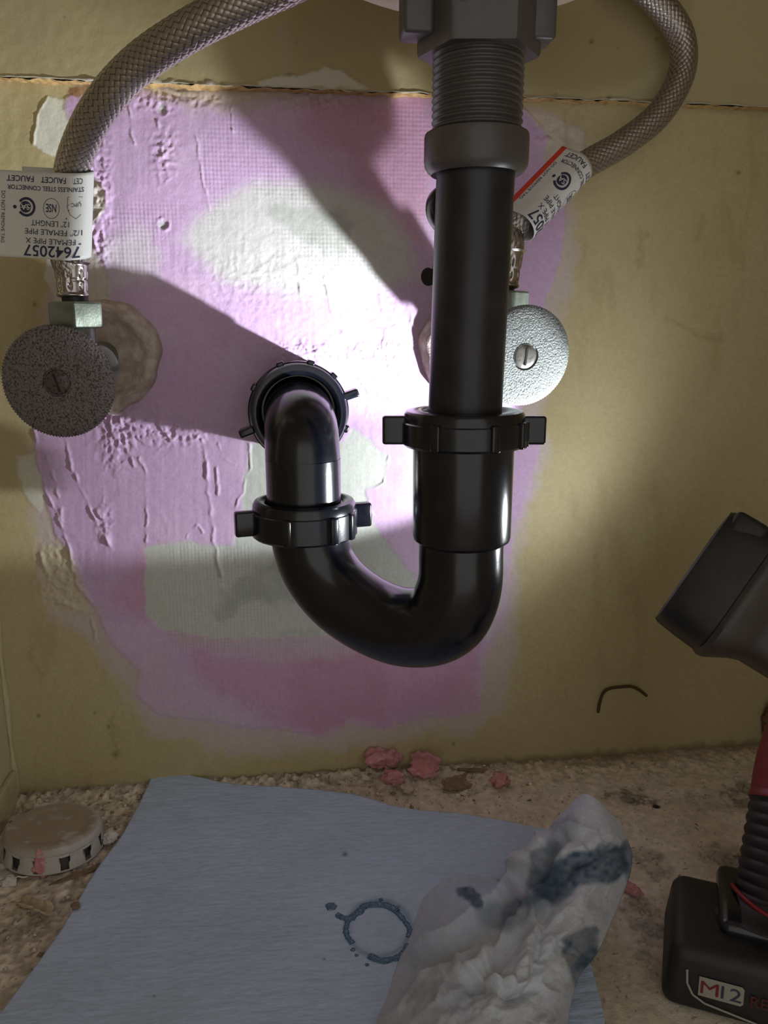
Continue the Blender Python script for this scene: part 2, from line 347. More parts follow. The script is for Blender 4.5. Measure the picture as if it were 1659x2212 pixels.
        dl = sdline(sx, sy, pts); k = np.exp(-(dl/(wd*.75))**2)*(.15+1.3*sstep(.25, .75, vnoise(px, py, 20, 91))); h += am*k*.8
        c = lerp(c, np.array([.62, .50, .60]), np.clip(k, 0, 1)*.3*mp)
    # crumbly globs
    for (gx, gy, rx, ry, am) in [(290, 915, 70, 45, .0016), (400, 930, 60, 30, .0014), (250, 960, 30, 60, .0012), (130, 1250, 45, 70, .001), (225, 1130, 15, 40, .0016), (355, 330, 26, 60, .0009), (660, 215, 120, 20, .0008), (360, 215, 120, 22, .001), (690, 225, 60, 22, .001), (840, 780, 60, 130, .0006), (560, 610, 160, 90, .0003), (215, 460, 26, 150, .0013), (1200, 290, 60, 30, .0006), (640, 760, 130, 24, .0012)]:
        e = np.exp(-((px-gx)/rx)**2-((py-gy)/ry)**2); rg = 1-np.abs(2*fbm(px, py, 17, 95, 3)-1); h += am*e*(sstep(.55, .95, rg)-.1)*1.3
    # two screw dimples
    for (gx, gy, r) in [(352, 485, 12), (350, 236, 13)]:
        rr = np.hypot(px-gx, py-gy); h -= .0012*sstep(r, r*.3, rr+6*(vnoise(px, py, 7, 4)-.5)); h += .0005*np.exp(-((rr-r*1.15)/3)**2)*vnoise(px, py, 9, 6)*1.5
        c = lerp(c, np.array([.33, .36, .30]), sstep(r, r*.5, rr)*.8*sstep(.35, .6, vnoise(px, py, 6, 3)+.15))
    # torn brown paper by the ledge, spots on old paint
    c = lerp(c, np.array([.33, .20, .11]), sstep(3, -3, sdpoly(sx, sy, [(148, 188), (150, 205), (170, 212), (205, 190), (220, 184)])))
    c = lerp(c, np.array([.24, .20, .22]), sstep(2, -2, sdpoly(sx, sy, [(330, 184), (430, 190), (445, 200), (385, 198), (340, 192)]))*.7)
    for (gx, gy, r) in [(83, 1546, 4), (75, 658, 5), (980, 1607, 4), (1595, 373, 5), (250, 1630, 7), (235, 1570, 4), (1100, 850, 3), (205, 1540, 3)]:
        c = lerp(c, np.array([.20, .15, .04]), np.exp(-((px-gx)**2+(py-gy)**2)/r**2)*.85)
    for pts in [[(235, 1550), (238, 1600), (250, 1630)], [(1400, 500), (1380, 540), (1384, 580)], [(1440, 680), (1500, 725), (1560, 720)], [(1520, 470), (1500, 520)], [(1222, 240), (1225, 330)], [(70, 1405), (78, 1440), (90, 1460)]]:
        c = lerp(c, np.array([.33, .26, .12]), np.exp(-(sdline(wx, wy, pts)/6)**2)*.45)
    g = vnoise(px, py, 5, 99); c = c*(0.94+.12*g[..., None])
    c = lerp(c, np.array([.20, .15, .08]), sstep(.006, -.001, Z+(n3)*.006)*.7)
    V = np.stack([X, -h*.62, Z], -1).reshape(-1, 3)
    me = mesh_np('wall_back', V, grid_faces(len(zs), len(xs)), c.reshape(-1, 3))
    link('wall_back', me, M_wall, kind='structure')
    # a slab behind, so that the wall has its thickness
    box('wall_back_core', (XR-XL+.04, .012, .67), ((XL+XR)/2, .0085, .33), M_side, bev=0, kind='structure')
build_wall()
def build_upper():
    st = .0011; yb = -.0075
    xs = np.arange(XL, XR+st, st); zs = np.arange(ZL-.001, .66, st); X, Z = np.meshgrid(xs, zs); px, py = proj(X, 0*X+yb, Z)
    c = np.broadcast_to(BEIGE*np.array([.93, .93, .9]), X.shape+(3,)).copy()
    g = fbm(px, py, 200, 121, 4); c = lerp(c, np.array([.40, .33, .19]), sstep(.45, .75, g)*.6)
    h = (fbm(px, py, 18, 123, 3)-.5)*.0003
    n3 = fbm(px, py, 20, 125, 3)-.5; n4 = fbm(px, py, 20, 126, 3)-.5
    for poly in [[(555, 175), (600, 168), (640, 165), (690, 155), (705, 146), (740, 155), (775, 175), (800, 190), (560, 190)], [(240, 171), (330, 174), (420, 180), (560, 184), (560, 195), (240, 180)]]:
        d = sdpoly(px+n3*14, py+n4*14, poly); m = sstep(2, -2, d); c = lerp(c, WHITE*1.02, m*.9); h += m*.0005+np.exp(-(d/3)**2)*.0005
    # dark gash next to the compound, vertical scuff above it
    c = lerp(c, np.array([.20, .12, .06]), np.exp(-(sdline(px+n3*10, py+n4*10, [(615, 158), (640, 165)])/2.0)**2)*.8)
    c = lerp(c, np.array([.40, .40, .36]), np.exp(-(sdline(px+n3*10, py, [(606, 60), (618, 150)])/10.0)**2)*.35)
    for (gx, gy, r) in [(380, 139, 3), (140, 36, 2), (1278, 90, 4), (1335, 102, 2), (1315, 212, 5), (1200, 205, 3), (640, 93, 2), (1418, 85, 3)]:
        c = lerp(c, np.array([.10, .06, .03]), np.exp(-((px-gx)**2+(py-gy)**2)/r**2)*.9)
    V = np.stack([X, yb-h, Z], -1).reshape(-1, 3)
    link('wall_back_upper', mesh_np('wall_back_upper', V, grid_faces(len(zs), len(xs)), c.reshape(-1, 3)), M_board, kind='structure')
    # its raw, ragged lower edge
    xs = np.arange(XL, XR, .0007); js = np.linspace(0, 1, 9); rows = []
    for j in js:
        y = yb-.0004+j*.0079; z = ZL-.001+(fbm(xs*1000, xs*0+j*6, 5, 131, 3)-.5)*.0022-.0004
        rows.append(np.stack([xs, np.full_like(xs, y), z], -1))
    V = np.concatenate(rows); link('trim_1', mesh_np('trim_1', V, grid_faces(9, len(xs), flip=True)), M_raw, kind='structure')
    # lip of dried paint along the edge
    p = np.stack([xs[::3], np.full(len(xs[::3]), yb-.0003), ZL-.0008+(fbm(xs[::3]*1000, xs[::3]*0, 9, 133, 3)-.5)*.0022], -1)
    r = .0001+.0009*fbm(xs[::3]*1000, xs[::3]*0+4, 6, 135, 3)**2.5
    tube('trim_2', p, r, mat('paint_lip', (.50, .47, .38), .7), nseg=6, kind='structure')
build_upper()
# side walls, top, front frame: the cabinet goes on outside the view
box('wall_left', (.016, .62, .67), (XL-.008, -.31, .33), M_side, bev=0, kind='structure')
box('wall_right', (.016, .62, .67), (XR+.008, -.31, .33), M_side, bev=0, kind='structure')
box('ceiling', (XR-XL+.04, .62, .016), ((XL+XR)/2, -.31, .668), M_side, bev=0, kind='structure')
# left base strip + caulk line in the corner
box('baseboard_left', (.0035, .58, .022), (XL+.0018, -.295, .010), M_side, bev=.0008, kind='structure')
tube('trim_3', [(XL+.001, -.001, z) for z in np.linspace(.0, .41, 40)], [.0016+.0006*math.sin(i*1.3) for i in range(40)], M_side, nseg=8, kind='structure')

def build_floor():
    xs = np.arange(XL, XR+.0008, .0008); ys = np.concatenate([np.arange(.002, -.27, -.0008), np.arange(-.275, -.62, -.01)])
    X, Y = np.meshgrid(xs, ys); px, py = proj(X, Y, 0*X)
    u, v = X*1000, Y*1000
    base = np.array([.66, .575, .46]); c = np.broadcast_to(base, X.shape+(3,)).copy()
    g = fbm(u, v, 50, 201, 5); c = lerp(c, np.array([.53, .45, .35]), sstep(.4, .7, g)*.7)
    g = fbm(u, v, 22, 211, 5); c = lerp(c, np.array([.72, .65, .56]), sstep(.5, .7, g)*.6)
    dusty = np.clip(sstep(.07, -.05, X)+sstep(-.045, .0, Y)*.9, 0, 1)
    g = fbm(u, v, 3.0, 221, 3); h = (g-.5)*.0013*(.35+.9*dusty)
    g2 = fbm(u, v, 12, 223, 3); h += (g2-.5)*.0022*(.2+.8*dusty)
    c = c*(1+(g-.5)[..., None]*(.5+.8*dusty[..., None]))
    # grey worn, cracked spots of the old lining
    n = fbm(u, v, 6, 231, 4)-.5; n2 = fbm(u, v, 6, 235, 4)-.5
    crack = 1-np.abs(2*fbm(u, v, 4.5, 241, 3)-1)
    for (gx, gy, rx, ry, op) in [(1370, 1722, 55, 22, .9), (1620, 1720, 60, 40, .8), (1545, 1730, 70, 30, .35), (1400, 1860, 50, 35, .6), (1560, 1850, 60, 28, .6), (1400, 1990, 60, 70, .65), (1600, 1880, 40, 30, .5), (60, 2000, 60, 45, .5), (660, 1675, 75, 22, .7), (1290, 1640, 60, 16, .4), (1410, 2080, 30, 60, .4)]:
        P = Pz(gx, gy, 0); Q = Pz(gx+rx, gy, 0); R_ = Pz(gx, gy+ry, 0); a = abs(Q[0]-P[0]); b = abs(R_[1]-P[1])
        e = sstep(1.15, .55, np.hypot((X-P[0])/a, (Y-P[1])/b)+n*1.6)
        c = lerp(c, np.array([.24, .22, .18]), e*op*(.35+.65*sstep(.25, .6, n2+.5))); c = lerp(c, np.array([.12, .10, .08]), e*op*sstep(.86, .97, crack)*.8); h -= e*.0002+e*sstep(.86, .97, crack)*.0003
    P = Pz(1418, 1743, 0); c = lerp(c, np.array([.03, .025, .02]), sstep(1.2, .7, np.hypot((X-P[0])/.0027, (Y-P[1])/.0024)+n*.6))
    # dark specks
    s = vnoise(u, v, 1.3, 251); c = lerp(c, np.array([.17, .12, .09]), sstep(.86, .95, s)*.8)
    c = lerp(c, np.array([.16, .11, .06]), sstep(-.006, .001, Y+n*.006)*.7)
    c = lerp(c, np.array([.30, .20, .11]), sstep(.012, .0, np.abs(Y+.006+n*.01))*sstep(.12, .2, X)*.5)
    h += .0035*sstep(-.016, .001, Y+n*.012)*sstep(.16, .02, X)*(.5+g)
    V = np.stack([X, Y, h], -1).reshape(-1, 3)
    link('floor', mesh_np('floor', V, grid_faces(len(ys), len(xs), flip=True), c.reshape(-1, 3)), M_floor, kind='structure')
    box('floor_core', (XR-XL+.04, .62, .012), ((XL+XR)/2, -.31, -.010), M_side, bev=0, kind='structure')
build_floor()

# ================================================================== SINK BOWL
DRX, DRY = .0822, -.128
sink = root('sink', (DRX, DRY, .42), 'underside of the sink bowl, cream enamel with rusty blotches, above the drain', 'sink')
R = .15; zb = .4118; prof = []
for i in range(26):
    a = i*math.radians(48)/25; prof.append((R*math.sin(a)+.0001, zb+R*(1-math.cos(a))))
prof += [(r-.004, z+.001) for (r, z) in prof[::-1]]
lathe('bowl', [(r, z) for r, z in prof], (DRX, DRY, 0), M_sink, sink, nseg=96)

# ================================================================== DRAIN TAILPIECE
def zat(py, x=DRX, y=DRY):   # height on the drain's axis seen at image row py
    lo, hi = -.2, .7
    for _ in range(50):
        m = (lo+hi)/2
        if proj(x, y, m)[1] > py: lo = m
        else: hi = m
    return lo
def pxr(w, z, x=DRX, y=DRY):  # radius that spans w pixels
    D = np.dot(np.array([x, y, z])-CAM, FW); return w*.5*D/FPX
dr = root('drain_pipe', (DRX, DRY, zat(900)), 'grey threaded sink drain with black tailpiece dropping into the trap', 'pipe')
zc0, zc1 = zat(372), zat(290); zt1 = zat(95); zn0, zn1 = zat(118), zat(-70)
RXJ, RYJ = .0797, -.128
zb0 = zat(905)
zz = np.linspace(zb0-.012, zc0+.002, 30); t = (zz-zz[0])/(zz[-1]-zz[0])
tube('tailpiece', np.stack([RXJ+(DRX-RXJ)*t, np.full(30, DRY), zz], -1), .0160, M_tail, dr, nseg=64)
rc = pxr(224, zc0)
lathe('collar', [(rc*.70, zc0+.002), (rc*.74, zc0-.0006), (rc*.86, zc0-.0012), (rc*.93, zc0), (rc*.985, zc0+.0018), (rc, zc0+.004), (rc, zc1-.0015), (rc*.985, zc1-.0003), (rc*.80, zc1+.0006)], (DRX, DRY, 0), M_thread, dr, nseg=72)
# threaded body: helical-looking rings
rt_ = pxr(198, (zc1+zt1)/2); prof = [(rt_*.9, zc1-.002)]
npitch = 13; pitch = (zn0+.006-zc1)/npitch
for i in range(npitch+1):
    z0 = zc1+i*pitch
    for a, b in ((0, .915), (.20, .935), (.38, .99), (.52, 1.0), (.66, .99), (.84, .935)): prof.append((rt_*b, z0+a*pitch))
lathe('threaded_body', prof, (DRX, DRY, 0), M_thread, dr, nseg=96, sharp=80)
# square-ish lock nut with lugs
rn = pxr(240, zn0)
def sqmod(th, h):
    t = th-math.radians(40); return 1.0/np.maximum(np.abs(np.cos(t)), np.abs(np.sin(t)))**.55*.93
def hexmod(th, h=0, off=0.):
    a = (th+off) % (math.pi/3)-math.pi/6; return 1/np.cos(a)*.94
def octmod(th, h):
    a = (th+math.radians(8)) % (math.pi/3)-math.pi/6; return (1/np.cos(a))*.97
nut = lathe('lock_nut', [(rt_*1.02, zn0-.001), (rn*.98, zn0-.001), (rn, zn0+.0005), (rn*1.0, zn1), (rt_*.8, zn1)], (DRX, DRY, 0), M_thread, dr, nseg=120, mod=octmod, sharp=25)
for sgn, pxx in ((-1, 890), (1, 1175)):
    zl = zat(88); P = Py(pxx, 40, DRY-.004)
    box('lug', (.012, .014, .05), (P[0]-sgn*.002, DRY-.002, zl+.024), M_thread, nut, bev=.0018)
box('rib', (.004, .004, .03), (DRX-.0115, DRY-rn*.985, zat(40)+.014), M_thread, nut, bev=.0015)
box('rib', (.004, .004, .03), (DRX+.010, DRY-rn*.985, zat(30)+.014), M_thread, nut, bev=.0015)

# ================================================================== P-TRAP
LXJ, LYJ = .0106, -.0767
trap = root('p_trap', (RXJ, RYJ, zat(1440, RXJ, RYJ)), 'glossy black plastic p-trap with wing nuts under the drain', 'pipe trap')
zr = lambda py: zat(py, RXJ, RYJ); zl_ = lambda py: zat(py, LXJ, LYJ)
pn = np.cross([RXJ-LXJ, RYJ-LYJ, 0], [0, 0, 1]); pn /= np.linalg.norm(pn); P0 = np.array([RXJ, RYJ, .2])
def JP(px, py): return Ppl(px, py, P0, pn)
# curved part from the left leg round to the bottom of the right leg
ctrl = [JP(663, 1085), JP(664, 1135), JP(672, 1180), JP(693, 1232), JP(735, 1284), JP(795, 1326), JP(862, 1352), JP(925, 1352), JP(966, 1330), JP(985, 1292), (RXJ, RYJ, zr(1250)), (RXJ, RYJ, zr(1200)), (RXJ, RYJ, zr(1160))]
pth = catmull(ctrl, 12); nP = len(pth)
sx_ = np.linspace(0, 1, nP); rj = np.interp(sx_, [0, .2, .45, .62, .75, .85, 1], [.0188, .0192, .0190, .0192, .0196, .0192, .0190])
tube('j_bend', pth, rj, M_abs, trap, nseg=72, sharp=70)
r2 = pxr(213, zr(1070), RXJ, RYJ); r1 = .0190
z1, z2 = zr(1168), zr(950)
lathe('socket', [(r1*.97, z1-.001), (r1*1.05, z1), (r2*.98, z1+.0012), (r2, z1+.003), (r2*1.01, z2+.004), (.0162, z2+.004)], (RXJ, RYJ, 0), M_abs, trap, nseg=72)
def slip_nut(c, axis, ro, ri, hgt, hint, wings, parent, mt=M_abs, ribs=(), nm='slip_nut', wl=.0095, wh=.0125, wt=.006):
    hh = hgt/2
    n = lathe(nm, [(ri, -hh), (ro*.95, -hh), (ro, -hh+.0012), (ro, hh-.0055), (ro*.975, hh-.005), (ro*.965, hh-.0018), (ro*.93, hh-.0004), (ro*.86, hh), (ri*1.12, hh), (ri*1.03, hh-.001), (ri, hh-.003)], c, mt, parent, axis=axis, closed=True, nseg=96, hint=hint)
    a, u, v = basis(axis, hint)
    for ang in wings:
        d = u*math.cos(ang)+v*math.sin(ang); t = np.cross(a, d)
        box('wing', (wl+.004, wt, wh), np.array(c)+d*(ro+wl/2-.003)-a*.001, mt, n, rot=rotm(d, t, a), bev=.0012)
    for ang in ribs:
        d = u*math.cos(ang)+v*math.sin(ang); t = np.cross(a, d)
        box('rib', (.003, .0042, hgt*.72), np.array(c)+d*(ro*.995)-a*(hgt*.12), mt, n, rot=rotm(d, t, a), bev=.0009)
    return n
AZ = (0, 0, 1)
# angle bookkeeping: with axis z and hint y the basis is found numerically
def ang_of(axis, hint, d):
    a, u, v = basis(axis, hint); return math.atan2(np.dot(d, v), np.dot(d, u))
HY = (0, 1, 0)
rr = pxr(268, zr(930), RXJ, RYJ)
zt_, zb_ = zr(885), zr(962)
dvec = lambda deg: np.array([math.cos(math.radians(deg)), math.sin(math.radians(deg)), 0])
A_ = lambda deg: ang_of(AZ, HY, dvec(deg))
slip_nut((RXJ, RYJ, (zt_+zb_)/2), AZ, rr, .0175, (zt_-zb_), HY, [A_(-8), A_(172)], trap, ribs=[A_(-28), A_(-38), A_(-75), A_(-128), A_(60), A_(120)])
zt_, zb_ = zl_(1078), zl_(1155)
slip_nut((LXJ, LYJ, (zt_+zb_)/2), AZ, pxr(228, zl_(1110), LXJ, LYJ), .0192, (zt_-zb_), HY, [A_(12), A_(192)], trap, ribs=[A_(-60), A_(-110), A_(-32), A_(80), A_(130)])
# trap elbow: vertical leg turning to the wall
zc = zl_(926); WNX, WNZ = .0100, zat(893, .0116, -.0412)
cp = [(LXJ, LYJ, zl_(1100)), (LXJ, LYJ, zl_(1040)), (LXJ, LYJ, zl_(990))]
cz = zc
bend_r = .021
for k in range(0, 10):
    a = k*math.pi/2/9; cp.append((LXJ+(WNX-LXJ)*k/18, LYJ+bend_r*(1-math.cos(a)), cz-bend_r+bend_r*math.sin(a)))
cp += [(WNX, -.040, (cz+WNZ)/2), (WNX, -.02, WNZ-.001), (WNX, .004, WNZ)]
tube('trap_elbow', catmull(cp, 5), .0186, M_abs, trap, nseg=64, sharp=60)
DY = np.array([0, -1, 0.])
aw = lambda deg: ang_of(DY, (0, 0, 1), np.array([math.cos(math.radians(deg)), 0, math.sin(math.radians(deg))]))
slip_nut((WNX, -.034, WNZ), DY, .0272, .0200, .014, (0, 0, 1), [aw(18), aw(200)], trap, wl=.008, wh=.010, wt=.0045, ribs=[aw(110), aw(75), aw(45), aw(150), aw(-20), aw(-60)])
lathe('wall_hub', [(.019, -.002), (.0262, -.002), (.0262, .009), (.0250, .0095), (.0250, .012), (.0262, .0125), (.0262, .022), (.0252, .0228), (.0252, .030), (.019, .030)], (WNX, 0, WNZ), M_abs, trap, axis=DY, nseg=72, closed=True)

# ================================================================== SUPPLY VALVES
def valve(name, stub, hc, outx, outy, ztop_hex, zbot_hex, label, hm, hr, tilt, esc_r, hexr=.0125):
    st = np.array(stub); hc = np.array(hc); v = root(name, (stub[0], 0, stub[2]), label, 'valve', 'angle stop valves')
    # escutcheon smothered in plaster, with lumpy edge
    mod = lambda th, h: 1+.035*np.sin(th*3+h*200)+.02*np.sin(th*7)+.012*np.sin(th*13+1)
    lathe('wall_flange', [(.010, .0008), (.016, .0020), (esc_r*.66, .0030), (esc_r*.80, .0085), (esc_r*.88, .0092), (esc_r*.95, .0070), (esc_r, .0035), (esc_r*1.05, -.001)], (st[0], 0, st[2]), M_plast, v, axis=DY, nseg=64, mod=mod, sharp=80)
    ax = hc-st; ax /= np.linalg.norm(ax)
    tube('stub_pipe', [st+[0, .002, 0], [st[0]+(outx-st[0])*.8, outy+.018, st[2]+(hc[2]-st[2])*.3]], .0080, M_brass, v, nseg=28)
    bz = hc[2]+(st[2]-hc[2])*.35
    b = lathe('valve_body', [(.0085, -.017), (.0098, -.0165), (.0102, -.004), (.0092, -.002), (.0092, .004), (.0108, .005), (.0108, .009), (.0075, .010), (.0070, .013)], (outx, outy, bz), M_brass, v, axis=(hc-np.array([outx, outy, bz])), nseg=36)
    lathe('compression_nut', [(.0095, 0), (.0118, .0004), (.0122, .0012), (.0122, .010), (.0100, .0112)], np.array([outx, outy+.026, bz+.001]), M_brass, b, axis=DY, nseg=72, mod=lambda th, h: hexmod(th), sharp=25)
    tube('valve_outlet', [(outx, outy, bz), (outx, outy, zbot_hex+.002)], .0082, M_brass, v, nseg=32)
    lathe('hex_nut', [(hexr*.86, zbot_hex-.0002), (hexr*.97, zbot_hex+.0004), (hexr, zbot_hex+.0014), (hexr, ztop_hex-.0012), (hexr*.96, ztop_hex-.0003), (hexr*.80, ztop_hex)], (outx, outy, 0), M_brass, v, nseg=96, mod=lambda th, h: hexmod(th, 0, .35), sharp=22)
    # round knurled handle
    tube('stem', [np.array([outx, outy, bz]), hc], .0040, M_brass, v, nseg=20)
    kn = lambda th, h: 1+np.where(np.abs(h) < .0014, (.013 if hm is M_hand else .007)*np.cos(th*110), 0)
    hax = np.array(tilt, float); hax /= np.linalg.norm(hax)
    R = hr
    hd = lathe('handle', [(.0001, .0016), (.0064, .0016), (.0067, .0024), (R*.55, .0023), (R*.85, .0019), (R*.955, .0014), (R, .0009), (R, -.0009), (R*.96, -.0018), (R*.5, -.0030), (.006, -.0045), (.0001, -.0045)], hc, hm, v, axis=hax, nseg=440, mod=kn, sharp=60)
    lathe('screw_cap', [(.0001, .0012), (.0036, .0010), (.0053, .0006), (.0060, -.0001), (.0060, -.001), (.0001, -.001)], hc+hax*.0018, M_screw if hm is M_hand2 else M_screw2, hd, axis=hax, nseg=40)
    a, u, w_ = basis(hax); s = np.cos(tilt_rot)*w_+np.sin(tilt_rot)*u; tt = np.cross(hax, s)
    box('slot', (.0011, .0085, .0006), hc+hax*.0029, M_rub, hd, rot=rotm(tt, s, hax), bev=.0001, seg=1)
    return v
tilt_rot = -.25
HCL = Pd(127, 825, .372); HCR = Pd(1131, 769, .382)
SL = Py(224, 768, 0); SR = Py(1012, 757, 0)
OLY = -.058; OLX = Py(165, 680, OLY)[0]; ORX = Py(1085, 640, OLY)[0]
zf = lambda px, py, y: Py(px, py, y)[2]
valve('angle_stop_valve', SL, HCL, OLX, OLY, zf(165, 652, OLY), zf(165, 708, OLY), 'left shut-off valve with dark pitted round knurled handle on plastered flange', M_hand, .0262, (-.12, -1, -.06), .0305)
tilt_rot = .05
valve('angle_stop_valve', SR, HCR, ORX, OLY, zf(1085, 629, OLY), zf(1085, 680, OLY), 'right shut-off valve with bright blistered round handle, half hidden behind the tailpiece', M_hand2, .0240, (.16, -1, -.10), .0290)

# ================================================================== BRAIDED HOSES
def braided(name, ctrl, rad, parent, n=16, pitch=None):
    raw = catmull(ctrl, 40); seg = np.r_[0, np.cumsum(np.linalg.norm(np.diff(raw, axis=0), axis=1))]
    ln = seg[-1]; N = int(ln/.00036); s = np.linspace(0, ln, N); path = np.stack([np.interp(s, seg, raw[:, k]) for k in range(3)], -1)
    ns = 160; th = np.arange(ns)*2*math.pi/ns; S, TH = np.meshgrid(s, th, indexing='ij')
    p = pitch or 2*math.pi*rad/n*1.25
    a = n*TH/(2*math.pi)+S/p; b = n*TH/(2*math.pi)-S/p
    ia, ib = np.floor(a), np.floor(b); fa, fb = a-ia-.5, b-ib-.5; over = ((ia+ib) % 2) == 0
    def prof(f, g):   # f across the strand, g along it
        return np.clip(1-np.abs(2*f)**5, 0, 1)*(.55+.45*np.cos(math.pi*g))
    hgt = np.where(over, prof(fa, fb), prof(fb, fa))
    wires = .07*np.cos(np.where(over, fa, fb)*2*math.pi*5)
    r = rad*(1+(hgt-.6)*.055+wires*hgt*.05)
    T, Nn, B = frames(path)
    V = path[:, None]+(np.cos(TH)[..., None]*Nn[:, None]+np.sin(TH)[..., None]*B[:, None])*r[..., None]
    shade = np.clip((hgt-.2)*2.8, 0, 1)
    c = np.array([.035, .028, .025])*(1-shade[..., None])+np.array([.43, .385, .36])*shade[..., None]*(1+wires[..., None])
    return link(name, mesh_np(name, V.reshape(-1, 3), grid_faces(N, ns, wrap=True), c.reshape(-1, 3)), M_braid, parent, sharp=None)
def ferrule(c0, c1, parent, r0=.0079, r1=.0066):
    c0, c1 = np.array(c0), np.array(c1); ax = c1-c0; L_ = np.linalg.norm(ax); ax /= L_
    nz, nt = 60, 96; th = np.arange(nt)*2*math.pi/nt; a, u, v = basis(ax); rows = []
    for i in range(nz):
        f = i/(nz-1); r = r0+(r1-r0)*f
        flare = .0012*math.exp(-(f/.05)**2); end = .0008*math.exp(-((f-.93)/.05)**2)
        den = np.exp(-((f-.36)/.13)**2)+np.exp(-((f-.68)/.10)**2)
        d = (np.maximum(0, np.cos(th*8+.6))**1.5)*den*.0013
        rr_ = r+flare+end-d-.0004*math.exp(-((f-.52)/.05)**2)
        if i in (0, nz-1): rr_ = rr_*.85
        rows.append(c0+ax*L_*f+(np.cos(th)*rr_)[:, None]*u+(np.sin(th)*rr_)[:, None]*v)
    me = mesh_np('ferrule', np.concatenate(rows), grid_faces(nz, nt, wrap=True))
    return link('ferrule', me, M_fer, parent, sharp=60)
hl = root('supply_hose', (OLX, OLY, zf(165, 652, OLY)), 'left braided steel hose curving up from the pitted valve, wide white tag lying open', 'hose', 'braided supply hoses')
fz0, fz1 = zf(158, 566, OLY), zf(160, 643, OLY); fx = Py(155, 600, OLY)[0]
braided('braided_sleeve', [(fx, OLY, fz0-.004), (fx-.001, OLY-.002, fz0+.004), Pd(154, 470, .366), Pd(153, 375, .352), Pd(187, 280, .335), Pd(237, 203, .322), Pd(308, 132, .312), Pd(408, 66, .302), Pd(520, 10, .295), Pd(640, -45, .29), Pd(740, -100, .29)], .0073, hl)
ferrule((fx, OLY, fz0), (OLX-.0008, OLY, fz1), hl)
tube('hose_nipple', [(OLX, OLY, fz1+.003), (OLX, OLY, zf(165, 656, OLY))], .0060, M_rub, hl, nseg=24)
hr_ = root('supply_hose', (ORX, OLY, zf(1085, 629, OLY)), 'right braided steel hose looping from the blistered valve, small rolled tag with red edge', 'hose', 'braided supply hoses')
fzr0, fzr1 = zf(1098, 538, OLY), zf(1095, 622, OLY); fxr = Py(1098, 560, OLY)[0]
HRC = [(fxr, OLY, fzr0-.004), (fxr+.0005, OLY, fzr0+.002), Pd(1103, 505, .402), Pd(1128, 468, .402), Pd(1185, 415, .408), Pd(1262, 358, .418), Pd(1345, 310, .422), Pd(1422, 248, .424), Pd(1470, 165, .424), Pd(1474, 95, .422), Pd(1448, 38, .418), Pd(1390, -25, .41), Pd(1300, -100, .40)]
braided('braided_sleeve', HRC, .0072, hr_)
ferrule((fxr, OLY, fzr0), (ORX+.001, OLY, fzr1), hr_)
tube('hose_nipple', [(ORX, OLY, fzr1+.003), (ORX, OLY, zf(1085, 634, OLY))], .0060, M_rub, hr_, nseg=24)

# ------------------------------------------------ printed tags
def ring_strip(cx, cy, rx, ry, w_, a0=0, a1=360, n=40):
    V = []; F = []
    for i in range(n+1):
        a = math.radians(a0+(a1-a0)*i/n); V += [(cx+rx*math.cos(a), cy+ry*math.sin(a)), (cx+(rx-w_)*math.cos(a), cy+(ry-w_)*math.sin(a))]
        if i < n: F.append((2*i, 2*i+1, 2*i+3, 2*i+2))
    return np.array(V), F
def line_strip(pts, w_):
    V = []; F = []
    for (x0, y0), (x1, y1) in zip(pts[:-1], pts[1:]):
        l = math.hypot(x1-x0, y1-y0); nx, ny = -(y1-y0)/l*w_/2, (x1-x0)/l*w_/2; b = len(V)
        V += [(x0+nx, y0+ny), (x1+nx, y1+ny), (x1-nx, y1-ny), (x0-nx, y0-ny)]; F.append((b, b+1, b+2, b+3))
    return np.array(V), F
def disc(cx, cy, r, n=28): return np.array([(cx+r*math.cos(2*math.pi*i/n), cy+r*math.sin(2*math.pi*i/n)) for i in range(n)]), [tuple(range(n))]
TW, TH_ = 200.0, 187.0     # design units: x 0 (fold edge) .. 200 (red edge), y 0 bottom .. 187 top
